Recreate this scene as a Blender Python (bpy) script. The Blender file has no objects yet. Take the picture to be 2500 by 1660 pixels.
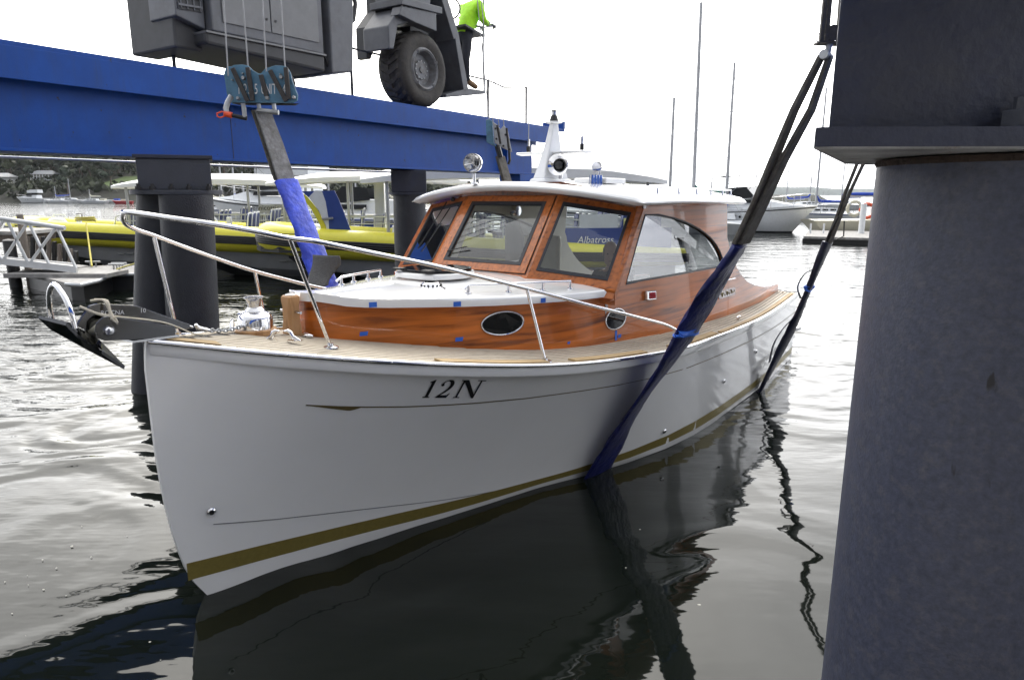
import bpy, math, random
import numpy as np
from math import sin, cos, tan, pi, radians, sqrt, atan2, exp, hypot
from mathutils import Vector, Matrix, noise
from mathutils.bvhtree import BVHTree

SC = bpy.context.scene
C = SC.collection
random.seed(12)
rnd = random.random
def ru(a, b): return a + (b - a) * rnd()

# ------------------------------------------------------------------ camera, sky, sun, exposure
CAM_Z, PITCH, FPX = 2.5, radians(12.0), 1667.0
cam_data = bpy.data.cameras.new('camera')
cam_data.lens, cam_data.sensor_width = 24.0, 36.0
cam_data.clip_start, cam_data.clip_end = 0.05, 20000
cam = bpy.data.objects.new('camera', cam_data)
C.objects.link(cam)
cam.location = (0, 0, CAM_Z)
cam.rotation_euler = (radians(90) - PITCH, 0, 0)
SC.camera = cam

SUN_AZ, SUN_EL = radians(-10.0), radians(38.0)      # azimuth measured from +Y towards +X
SUN_DIR = Vector((sin(SUN_AZ) * cos(SUN_EL), cos(SUN_AZ) * cos(SUN_EL), sin(SUN_EL)))
world = bpy.data.worlds.new('World')
SC.world = world
world.use_nodes = True
def build_sky():
    nt = world.node_tree
    nt.nodes.clear()
    N, L = nt.nodes.new, nt.links.new
    def math_(op, a, b=None, c=None, clamp=False):
        n = N('ShaderNodeMath'); n.operation = op; n.use_clamp = clamp
        for i, x in enumerate((a, b, c)):
            if x is None: continue
            if isinstance(x, (int, float)): n.inputs[i].default_value = x
            else: L(x, n.inputs[i])
        return n.outputs[0]
    tc = N('ShaderNodeTexCoord')
    nrm = N('ShaderNodeVectorMath'); nrm.operation = 'NORMALIZE'; L(tc.outputs['Generated'], nrm.inputs[0])
    d = nrm.outputs[0]
    sep = N('ShaderNodeSeparateXYZ'); L(d, sep.inputs[0])
    dot = N('ShaderNodeVectorMath'); dot.operation = 'DOT_PRODUCT'; L(d, dot.inputs[0]); dot.inputs[1].default_value = SUN_DIR
    dp = math_('MAXIMUM', dot.outputs['Value'], 0.0)
    g1 = math_('MULTIPLY', math_('POWER', dp, 5.0), SKY_GLOW[0])
    g2 = math_('MULTIPLY', math_('POWER', dp, 26.0), SKY_GLOW[1])
    front = math_('POWER', math_('MULTIPLY_ADD', sep.outputs['Y'], 0.5, 0.5), 2.2)
    base = math_('MULTIPLY_ADD', front, SKY_FRONT, SKY_BASE)
    # cloud sheet, flattened towards the horizon
    zz = math_('ADD', math_('MAXIMUM', sep.outputs['Z'], 0.0), 0.16)
    cx, cy = math_('DIVIDE', sep.outputs['X'], zz), math_('DIVIDE', sep.outputs['Y'], zz)
    cmb = N('ShaderNodeCombineXYZ'); L(cx, cmb.inputs[0]); L(cy, cmb.inputs[1])
    nz = N('ShaderNodeTexNoise'); nz.inputs['Scale'].default_value = 1.25; nz.inputs['Detail'].default_value = 7; nz.inputs['Roughness'].default_value = 0.55
    L(cmb.outputs[0], nz.inputs['Vector'])
    rmp = N('ShaderNodeMapRange'); rmp.inputs['From Min'].default_value = 0.33; rmp.inputs['From Max'].default_value = 0.68
    rmp.inputs['To Min'].default_value = 0.62; rmp.inputs['To Max'].default_value = 1.22
    L(nz.outputs['Fac'], rmp.inputs['Value'])
    tot = math_('MULTIPLY', math_('ADD', math_('ADD', g1, g2), base), rmp.outputs[0])
    colr = N('ShaderNodeMix'); colr.data_type = 'RGBA'
    colr.inputs['A'].default_value = (0.93, 0.95, 1.0, 1); colr.inputs['B'].default_value = (1.0, 0.97, 0.90, 1)
    L(math_('POWER', dp, 3.0), colr.inputs['Factor'])
    bg = N('ShaderNodeBackground'); L(colr.outputs['Result'], bg.inputs['Color']); L(tot, bg.inputs['Strength'])
    sky = N('ShaderNodeTexSky'); sky.sky_type = 'NISHITA'; sky.sun_disc = False
    sky.sun_elevation = SUN_EL; sky.sun_rotation = SUN_AZ
    sky.air_density = 1.2; sky.dust_density = 3.0
    bg2 = N('ShaderNodeBackground'); L(sky.outputs['Color'], bg2.inputs['Color']); bg2.inputs['Strength'].default_value = 0.10
    mix = N('ShaderNodeMixShader'); mix.inputs['Fac'].default_value = 0.10
    L(bg.outputs[0], mix.inputs[1]); L(bg2.outputs[0], mix.inputs[2])
    out = N('ShaderNodeOutputWorld'); L(mix.outputs[0], out.inputs['Surface'])
SKY_BASE, SKY_FRONT, SKY_GLOW = 0.63, 3.2, (0.8, 2.4)
build_sky()
world.cycles.sampling_method = 'MANUAL'
world.cycles.sample_map_resolution = 1024
sun_data = bpy.data.lights.new('sun', 'SUN')
sun_data.energy, sun_data.angle, sun_data.color = 0.7, radians(16), (1.0, 0.95, 0.86)
sun = bpy.data.objects.new('sun', sun_data)
C.objects.link(sun)
sun.rotation_euler = SUN_DIR.to_track_quat('Z', 'Y').to_euler()
SC.view_settings.view_transform = 'Standard'
SC.view_settings.look = 'None'
SC.view_settings.exposure = 0.62
SC.view_settings.gamma = 1.0
SC.view_settings.use_curve_mapping = False
SC.render.engine = 'CYCLES'
SC.cycles.use_denoising = True
SC.cycles.max_bounces = 8
SC.cycles.transparent_max_bounces = 12
SC.cycles.caustics_reflective = False
SC.cycles.caustics_refractive = False
SC.cycles.sample_clamp_indirect = 6.0

# ------------------------------------------------------------------ helpers
def at(u, v, Y):
    'the place at depth Y (metres) that a sight line of the camera passes through'
    x, y = (u - 1250.0) / FPX, (830.0 - v) / FPX
    d = Vector((x, cos(PITCH) + y * sin(PITCH), -sin(PITCH) + y * cos(PITCH)))
    return Vector((0, 0, CAM_Z)) + d * (Y / d.y)
def V(*a): return Vector(a)

class MB:
    'collects vertices and faces, then links them as one mesh object'
    def __init__(s): s.v, s.f, s.m, s.mi = [], [], [], 0
    def add(s, vs, fs):
        n = len(s.v)
        s.v += [tuple(p) for p in vs]
        s.f += [tuple(i + n for i in f) for f in fs]
        s.m += [s.mi] * len(fs)
        return s
    def box(s, c, d, R=None):
        c = Vector(c); h = Vector(d) / 2
        vs = []
        for z in (-1, 1):
            for x, y in ((-1, -1), (1, -1), (1, 1), (-1, 1)):
                p = Vector((x * h.x, y * h.y, z * h.z))
                vs.append(c + (R @ p if R else p))
        return s.add(vs, [(3, 2, 1, 0), (4, 5, 6, 7), (0, 1, 5, 4), (1, 2, 6, 5), (2, 3, 7, 6), (3, 0, 4, 7)])
    def prism(s, poly, off):
        poly = [Vector(p) for p in poly]; off = Vector(off); n = len(poly)
        vs = poly + [p + off for p in poly]
        fs = [tuple(range(n - 1, -1, -1)), tuple(range(n, 2 * n))] + [(i, (i + 1) % n, n + (i + 1) % n, n + i) for i in range(n)]
        return s.add(vs, fs)
    def quad(s, *p): return s.add(p, [tuple(range(len(p)))])
    def rows(s, rows, closed=False, cap0=False, cap1=False):
        m, n = len(rows), len(rows[0]); vs = [p for r in rows for p in r]; fs = []
        for i in range(m - 1):
            for j in range(n if closed else n - 1):
                k = (j + 1) % n
                fs.append((i * n + j, i * n + k, (i + 1) * n + k, (i + 1) * n + j))
        if cap0: fs.append(tuple(range(n - 1, -1, -1)))
        if cap1: fs.append(tuple((m - 1) * n + j for j in range(n)))
        return s.add(vs, fs)
    def tube(s, pts, r, n=8, closed=False, flat=1.0, up=None, cap=True):
        pts = [Vector(p) for p in pts]; m = len(pts); rr = r if isinstance(r, (list, tuple)) else [r] * m
        rows = []; ref = Vector(up) if up is not None else None
        for i, p in enumerate(pts):
            a = pts[(i - 1) % m] if (closed or i) else p
            b = pts[(i + 1) % m] if (closed or i < m - 1) else p
            t = (b - a).normalized()
            if ref is None:
                ref = Vector((0, 0, 1)) if abs(t.z) < .9 else Vector((1, 0, 0))
            x = ref - t * ref.dot(t)
            x = x.normalized() if x.length > 1e-6 else t.orthogonal().normalized()
            y = t.cross(x)
            if up is None: ref = x
            rows.append([p + (x * cos(2 * pi * k / n) * flat + y * sin(2 * pi * k / n)) * rr[i] for k in range(n)])
        if closed: rows.append(rows[0])
        return s.rows(rows, True, cap and not closed, cap and not closed)
    def lathe(s, prof, o=(0, 0, 0), axis=(0, 0, 1), n=20, cap=True):
        o, a = Vector(o), Vector(axis).normalized()
        x = a.orthogonal().normalized(); y = a.cross(x)
        rows = [[o + a * h + (x * cos(2 * pi * k / n) + y * sin(2 * pi * k / n)) * r for k in range(n)] for r, h in prof]
        return s.rows(rows, True, cap, cap)
    def ball(s, c, r, n=10, m=6, sc=(1, 1, 1)):
        c = Vector(c); rows = []
        for i in range(m + 1):
            th = pi * i / m
            rows.append([c + Vector((sin(th) * cos(2 * pi * k / n) * r * sc[0], sin(th) * sin(2 * pi * k / n) * r * sc[1], cos(th) * r * sc[2])) for k in range(n)])
        return s.rows(rows, True)
    def belt(s, pts, wdir, w, th):
        'a flat strap along pts, width w along wdir, thickness th'
        pts = [Vector(p) for p in pts]; rows = []; wd = Vector(wdir).normalized(); m = len(pts)
        ww = w if isinstance(w, (list, tuple)) else [w] * m
        for i, p in enumerate(pts):
            t = (pts[min(i + 1, m - 1)] - pts[max(i - 1, 0)]).normalized()
            nn = t.cross(wd).normalized()
            rows.append([p + wd * (ww[i] / 2) + nn * th / 2, p - wd * (ww[i] / 2) + nn * th / 2, p - wd * (ww[i] / 2) - nn * th / 2, p + wd * (ww[i] / 2) - nn * th / 2])
        return s.rows(rows, True, True, True)
    def mesh(s, name, mats, smooth=None):
        me = bpy.data.meshes.new(name)
        me.from_pydata(s.v, [], s.f)
        for m in (mats if isinstance(mats, (list, tuple)) else [mats]): me.materials.append(m)
        if any(s.m): me.polygons.foreach_set('material_index', s.m)
        if smooth is not None:
            me.shade_smooth(); me.set_sharp_from_angle(angle=radians(smooth))
        me.update()
        return me
    def build(s, name, mats, parent=None, smooth=None, bevel=0, label=None):
        me = s.mesh(name, mats, smooth)
        if True:
            import bmesh
            bm = bmesh.new(); bm.from_mesh(me)
            bmesh.ops.recalc_face_normals(bm, faces=bm.faces)
            bm.to_mesh(me); bm.free()
        o = link(name, me, parent)
        if bevel:
            b = o.modifiers.new('bevel', 'BEVEL'); b.width = bevel; b.segments = 2; b.limit_method = 'ANGLE'; b.angle_limit = radians(35)
            b.harden_normals = False
        if label: o['label'] = label
        return o
def link(name, data, parent=None):
    o = bpy.data.objects.new(name, data); C.objects.link(o)
    if parent is not None: o.parent = parent
    return o
def tag(o, label=None, cat=None, group=None, kind=None):
    for k, x in (('label', label), ('category', cat), ('group', group), ('kind', kind)):
        if x: o[k] = x
    return o
def thing(name, label, cat, loc=(0, 0, 0), rz=0.0, group=None):
    o = bpy.data.objects.new(name, None); C.objects.link(o)
    o.empty_display_size = .2; o.location = loc; o.rotation_euler = (0, 0, rz)
    return tag(o, label, cat, group)
def copy_tree(o, parent=None):
    c = o.copy(); C.objects.link(c); c.parent = parent
    for ch in list(o.children): copy_tree(ch, c)
    return c
def text_mesh(body, size, shear=0.0, bold=0.0, align='CENTER'):
    cu = bpy.data.curves.new('lettering', 'FONT'); cu.body = body; cu.size = size; cu.shear = shear; cu.offset = bold
    cu.align_x = align; cu.align_y = 'CENTER'; cu.resolution_u = 3
    tmp = bpy.data.objects.new('lettering', cu); C.objects.link(tmp)
    me = bpy.data.meshes.new_from_object(tmp.evaluated_get(bpy.context.evaluated_depsgraph_get()))
    bpy.data.objects.remove(tmp)
    return me
def lettering(body, size, mat, parent, M, shear=0.0, bold=0.0, name='lettering', align='CENTER'):
    me = text_mesh(body, size, shear, bold, align); me.transform(M); me.materials.clear(); me.materials.append(mat)
    return link(name, me, parent)
def frame_matrix(o, x, y):
    x, y = Vector(x).normalized(), Vector(y); y = (y - x * y.dot(x)).normalized(); z = x.cross(y)
    return Matrix(((x.x, y.x, z.x, o[0]), (x.y, y.y, z.y, o[1]), (x.z, y.z, z.z, o[2]), (0, 0, 0, 1)))

# ------------------------------------------------------------------ materials
def mat(name, col, rough=.5, metal=0.0, var=.12, scale=6.0, bump=0.0, bscale=40.0, coat=0.0, spec=.5, col2=None, stretch=None, streak=False, thr=(.45, .7), spots=None):
    m = bpy.data.materials.new(name); m.use_nodes = True
    nt = m.node_tree; N, L = nt.nodes.new, nt.links.new
    b = nt.nodes['Principled BSDF']
    b.inputs['Roughness'].default_value = rough; b.inputs['Metallic'].default_value = metal
    b.inputs['Coat Weight'].default_value = coat; b.inputs['Coat Roughness'].default_value = .04
    b.inputs['Specular IOR Level'].default_value = spec
    tc = N('ShaderNodeTexCoord'); mp = N('ShaderNodeMapping'); L(tc.outputs['Object'], mp.inputs['Vector'])
    if stretch: mp.inputs['Scale'].default_value = stretch
    nz = N('ShaderNodeTexNoise'); nz.inputs['Scale'].default_value = scale; nz.inputs['Detail'].default_value = 8; nz.inputs['Roughness'].default_value = .62
    L(mp.outputs[0], nz.inputs['Vector'])
    mx = N('ShaderNodeMix'); mx.data_type = 'RGBA'
    c = Vector(col[:3])
    mr = N('ShaderNodeMapRange'); mr.inputs['From Min'].default_value = .3; mr.inputs['From Max'].default_value = .7
    L(nz.outputs['Fac'], mr.inputs['Value']); L(mr.outputs[0], mx.inputs['Factor'])
    mx.inputs['A'].default_value = (*(c * (1 - var)), 1); mx.inputs['B'].default_value = (*(c * (1 + var)), 1)
    outc = mx.outputs['Result']
    if col2:
        n2 = N('ShaderNodeTexNoise'); n2.inputs['Scale'].default_value = scale * .55; n2.inputs['Detail'].default_value = 10; n2.inputs['Roughness'].default_value = .7
        if streak:
            m2 = N('ShaderNodeMapping'); m2.inputs['Scale'].default_value = (6, 6, .5); L(tc.outputs['Object'], m2.inputs['Vector']); L(m2.outputs[0], n2.inputs['Vector'])
        else: L(mp.outputs[0], n2.inputs['Vector'])
        r2 = N('ShaderNodeMapRange'); r2.inputs['From Min'].default_value, r2.inputs['From Max'].default_value = thr
        L(n2.outputs['Fac'], r2.inputs['Value'])
        x2 = N('ShaderNodeMix'); x2.data_type = 'RGBA'; L(r2.outputs[0], x2.inputs['Factor']); L(outc, x2.inputs['A']); x2.inputs['B'].default_value = (*col2, 1)
        outc = x2.outputs['Result']
    if spots:
        n4 = N('ShaderNodeTexNoise'); n4.inputs['Scale'].default_value = spots[0]; n4.inputs['Detail'].default_value = 4
        m4 = N('ShaderNodeMapping'); m4.inputs['Scale'].default_value = spots[4]; L(tc.outputs['Object'], m4.inputs['Vector']); L(m4.outputs[0], n4.inputs['Vector'])
        r4 = N('ShaderNodeMapRange'); r4.inputs['From Min'].default_value, r4.inputs['From Max'].default_value = spots[1], spots[2]
        L(n4.outputs['Fac'], r4.inputs['Value'])
        x4 = N('ShaderNodeMix'); x4.data_type = 'RGBA'; L(r4.outputs[0], x4.inputs['Factor']); L(outc, x4.inputs['A']); x4.inputs['B'].default_value = (*spots[3], 1)
        outc = x4.outputs['Result']
    L(outc, b.inputs['Base Color'])
    if bump:
        n3 = N('ShaderNodeTexNoise'); n3.inputs['Scale'].default_value = bscale; n3.inputs['Detail'].default_value = 6
        L(tc.outputs['Object'], n3.inputs['Vector'])
        bp = N('ShaderNodeBump'); bp.inputs['Strength'].default_value = bump; bp.inputs['Distance'].default_value = .02
        L(n3.outputs['Fac'], bp.inputs['Height']); L(bp.outputs[0], b.inputs['Normal'])
    return m
def wood_mat(name, dark, light, coat=1.0, rough=.32, scale=(1.6, 14, 14), grain=2.2):
    m = bpy.data.materials.new(name); m.use_nodes = True
    nt = m.node_tree; N, L = nt.nodes.new, nt.links.new; b = nt.nodes['Principled BSDF']
    tc = N('ShaderNodeTexCoord'); mp = N('ShaderNodeMapping'); mp.inputs['Scale'].default_value = scale; L(tc.outputs['Object'], mp.inputs['Vector'])
    n1 = N('ShaderNodeTexNoise'); n1.inputs['Scale'].default_value = grain; n1.inputs['Detail'].default_value = 6; n1.inputs['Roughness'].default_value = .5; n1.inputs['Distortion'].default_value = .55
    L(mp.outputs[0], n1.inputs['Vector'])
    n2 = N('ShaderNodeTexNoise'); n2.inputs['Scale'].default_value = .9; n2.inputs['Detail'].default_value = 4; L(tc.outputs['Object'], n2.inputs['Vector'])
    cr = N('ShaderNodeValToRGB'); e = cr.color_ramp.elements
    e[0].position, e[0].color = .30, (*dark, 1); e[1].position, e[1].color = .66, (*light, 1)
    k = cr.color_ramp.elements.new(.44); k.color = (*(Vector(dark) * .35 + Vector(light) * .65), 1)
    L(n1.outputs['Fac'], cr.inputs['Fac'])
    mx = N('ShaderNodeMix'); mx.data_type = 'RGBA'; mx.blend_type = 'MULTIPLY'; mx.inputs['Factor'].default_value = .6
    mr = N('ShaderNodeMapRange'); mr.inputs['From Min'].default_value = .3; mr.inputs['From Max'].default_value = .7; mr.inputs['To Min'].default_value = .55; mr.inputs['To Max'].default_value = 1.25
    L(n2.outputs['Fac'], mr.inputs['Value']); L(cr.outputs['Color'], mx.inputs['A']); L(mr.outputs[0], mx.inputs['B'])
    L(mx.outputs['Result'], b.inputs['Base Color'])
    b.inputs['Roughness'].default_value = rough; b.inputs['Coat Weight'].default_value = coat; b.inputs['Coat Roughness'].default_value = .03; b.inputs['Specular IOR Level'].default_value = .3
    return m
def glass_mat(name, tint=(.9, .95, .95), clear=.86, rough=.0, refl=1.0):
    m = bpy.data.materials.new(name); m.use_nodes = True
    nt = m.node_tree; nt.nodes.clear(); N, L = nt.nodes.new, nt.links.new
    out = N('ShaderNodeOutputMaterial'); tr = N('ShaderNodeBsdfTransparent'); tr.inputs['Color'].default_value = (*[x * clear for x in tint], 1)
    gl = N('ShaderNodeBsdfGlossy'); gl.inputs['Roughness'].default_value = rough
    fr = N('ShaderNodeFresnel'); fr.inputs['IOR'].default_value = 1.6
    mr = N('ShaderNodeMath'); mr.operation = 'MULTIPLY_ADD'; mr.inputs[1].default_value = refl; mr.inputs[2].default_value = .01; L(fr.outputs[0], mr.inputs[0])
    mx = N('ShaderNodeMixShader'); L(mr.outputs[0], mx.inputs['Fac']); L(tr.outputs[0], mx.inputs[1]); L(gl.outputs[0], mx.inputs[2]); L(mx.outputs[0], out.inputs['Surface'])
    return m

M = {}
M['gelcoat'] = mat('gelcoat', (.84, .835, .82), .16, var=.02, coat=.6, scale=2)
M['gelcoat_matt'] = mat('gelcoat_matt', (.78, .79, .80), .38, var=.03, coat=.1)
M['shade_grey'] = mat('shade_grey', (.22, .22, .225), .5)  # grey for the painted shade line at the bow chine
M['plastic_white'] = mat('plastic_white', (.72, .74, .76), .35, var=.05)
M['cream'] = mat('cream', (.62, .59, .47), .4, var=.05)
M['liner'] = mat('liner', (.62, .60, .52), .45, var=.04)
M['varnish'] = wood_mat('varnish', (.12, .024, .004), (.68, .185, .027), coat=.36, scale=(.42, 1.5, 11), grain=1.7)
M['varnish_light'] = wood_mat('varnish_light', (.22, .056, .010), (.58, .165, .030), coat=.4)
M['varnish_dark'] = wood_mat('varnish_dark', (.05, .013, .005), (.16, .045, .014))
M['teak'] = wood_mat('teak', (.44, .37, .28), (.60, .53, .42), coat=0, rough=.6, scale=(2, 30, 30))
M['teak_tan'] = wood_mat('teak_tan', (.42, .29, .15), (.52, .38, .21), coat=0, rough=.7, scale=(2, 20, 20))
M['post_wood'] = wood_mat('post_wood', (.38, .19, .075), (.55, .31, .14), coat=.2, rough=.45, scale=(14, 14, 2))
M['caulk'] = mat('caulk', (.03, .028, .026), .6)
M['chrome'] = mat('chrome', (.80, .80, .82), .06, metal=1.0, var=.02)
M['polished'] = mat('polished', (.15, .152, .16), .09, metal=1.0, var=.06)
M['steel'] = mat('steel', (.62, .62, .63), .22, metal=1.0, var=.08)
M['galv'] = mat('galv', (.36, .37, .38), .45, metal=.8, var=.2)
M['dark_glass'] = mat('dark_glass', (.006, .007, .009), .06, var=.05, spec=.25)
M['rubber'] = mat('rubber', (.018, .018, .019), .55, var=.2)
M['gasket'] = mat('gasket', (.02, .022, .028), .5)
M['black'] = mat('black', (.012, .012, .013), .4, var=.2)
M['ink'] = mat('ink', (.006, .006, .007), .45, var=.02)
M['gold'] = mat('gold', (.27, .215, .060), .33, metal=.35, var=.10, scale=30)
M['gold_dark'] = mat('gold_dark', (.16, .12, .05), .4, metal=.3, var=.1)
M['tape'] = mat('tape', (.03, .14, .62), .55, var=.1)
M['glass'] = glass_mat('glass')
M['glass_grey'] = glass_mat('glass_grey', (.78, .84, .86), .52, 0, .35)
M['lens'] = mat('lens', (.55, .56, .57), .05, metal=.6)
M['red_lens'] = mat('red_lens', (.35, .012, .02), .12, coat=.6)
M['sling_web'] = mat('sling_web', (.105, .098, .085), .75, var=.35, scale=18, bump=.5, bscale=120, col2=(.045, .034, .026), stretch=(1, 1, 1))
M['sling_grey'] = mat('sling_grey', (.20, .20, .205), .75, var=.3, scale=22, bump=.5, bscale=120, col2=(.10, .095, .085))
M['sleeve_blue'] = mat('sleeve_blue', (.035, .075, .62), .45, var=.35, scale=9, bump=.8, bscale=16, col2=(.02, .04, .40))
M['sleeve_navy'] = mat('sleeve_navy', (.009, .014, .10), .36, var=.45, scale=8, bump=.9, bscale=13, col2=(.004, .005, .03))
M['sleeve_black'] = mat('sleeve_black', (.010, .012, .035), .4, var=.35, scale=9, bump=.3, bscale=20)
M['flap_grey'] = mat('flap_grey', (.155, .155, .155), .8, var=.2, scale=60, bump=.8, bscale=90)
M['beam_blue'] = mat('beam_blue', (.005, .060, .30), .5, spec=.3, var=.16, scale=3, bump=.10, bscale=90, col2=(.016, .055, .20), stretch=(1, 1, 1), streak=True, thr=(.5, .8), spots=(11.0, .70, .75, (.03, .03, .04), (1, 1, 1)))
M['pile_paint'] = mat('pile_paint', (.020, .022, .030), .55, var=.22, scale=4, bump=.35, bscale=60, col2=(.045, .045, .052), thr=(.55, .8))
M['pile_near'] = mat('pile_near', (.041, .046, .072), .46, var=.30, scale=60, bump=.09, bscale=130, col2=(.082, .080, .092), thr=(.5, .78), spots=(15.0, .695, .73, (.008, .008, .010), (1, 1, .30)))
M['cap_near'] = mat('cap_near', (.022, .026, .048), .5, var=.25, scale=5, bump=.25, bscale=45, col2=(.035, .036, .045), thr=(.5, .75))
M['cap_grey'] = mat('cap_grey', (.042, .046, .060), .5, var=.15, scale=5, bump=.2, bscale=50)
M['plate_rust'] = mat('plate_rust', (.30, .30, .30), .6, var=.35, scale=9, bump=.3, bscale=60, col2=(.10, .055, .03), thr=(.58, .66))
M['rust'] = mat('rust', (.030, .018, .012), .8, var=.4, scale=20, bump=.6, bscale=80)
M['lift_grey'] = mat('lift_grey', (.115, .12, .135), .5, var=.14, scale=4, bump=.08, bscale=120, col2=(.075, .075, .078), thr=(.5, .75))
M['lift_dark'] = mat('lift_dark', (.045, .046, .05), .6, var=.2)
M['lift_panel'] = mat('lift_panel', (.165, .168, .175), .45, var=.10, scale=5, col2=(.11, .11, .11), thr=(.55, .8))
M['tyre'] = mat('tyre', (.048, .044, .041), .8, var=.3, scale=14, bump=.4, bscale=90, col2=(.085, .075, .065), thr=(.5, .75))
M['rim_grey'] = mat('rim_grey', (.155, .16, .175), .45, var=.15, scale=12, col2=(.08, .07, .06))
M['block_teal'] = mat('block_teal', (.075, .185, .285), .45, var=.18, scale=14, bump=.15, bscale=80, col2=(.04, .085, .12), thr=(.52, .75))
M['block_dark'] = mat('block_dark', (.036, .032, .031), .65, var=.3, scale=30, bump=.3)
M['wire'] = mat('wire', (.30, .30, .31), .5, metal=.5, var=.2)
M['orange'] = mat('orange', (.75, .09, .03), .5)
M['paint_white'] = mat('paint_white', (.80, .80, .80), .5)
M['alu_white'] = mat('alu_white', (.66, .67, .68), .35, var=.06, metal=.1)
M['hi_vis'] = mat('hi_vis', (.42, .85, .02), .7, var=.18, scale=9, bump=.6, bscale=14)
M['navy_cloth'] = mat('navy_cloth', (.018, .02, .028), .85, var=.3, bump=.4, bscale=20)
M['boot'] = mat('boot', (.22, .13, .065), .75, var=.25)
M['glove'] = mat('glove', (.23, .24, .26), .8, var=.3, bump=.4)
M['skin'] = mat('skin', (.45, .26, .19), .5, var=.08)
M['hair_grey'] = mat('hair_grey', (.16, .15, .145), .7, var=.2, bump=.5)
M['hair_brown'] = mat('hair_brown', (.10, .065, .045), .7, var=.2, bump=.5)
M['rib_yellow'] = mat('rib_yellow', (.72, .66, .055), .42, var=.05)
M['rib_grey'] = mat('rib_grey', (.36, .37, .39), .42, var=.10, scale=3)
M['rib_blue'] = mat('rib_blue', (.03, .065, .27), .4, var=.08)
M['seat_blue'] = mat('seat_blue', (.022, .045, .20), .55, var=.15)
M['antifoul'] = mat('antifoul', (.012, .014, .016), .6)
M['pontoon'] = mat('pontoon', (.33, .32, .31), .8, var=.2, scale=6, bump=.2, col2=(.20, .19, .18))
M['timber'] = mat('timber', (.17, .145, .125), .85, var=.25, scale=8, stretch=(1, 1, .15), bump=.5, col2=(.08, .06, .05))
M['rope_yellow'] = mat('rope_yellow', (.55, .48, .10), .8)
M['rope_cream'] = mat('rope_cream', (.58, .53, .43), .85, bump=.4, bscale=200)
M['sail_blue'] = mat('sail_blue', (.015, .06, .42), .7, var=.2, scale=3)
M['sail_green'] = mat('sail_green', (.02, .12, .095), .7, var=.2)
M['alu_mast'] = mat('alu_mast', (.42, .43, .45), .4, metal=.4, var=.08)
M['ring_orange'] = mat('ring_orange', (.75, .12, .05), .6)
M['sticker'] = mat('sticker', (.80, .76, .30), .6, var=.04)
M['red_stripe'] = mat('red_stripe', (.45, .03, .04), .5)
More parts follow.
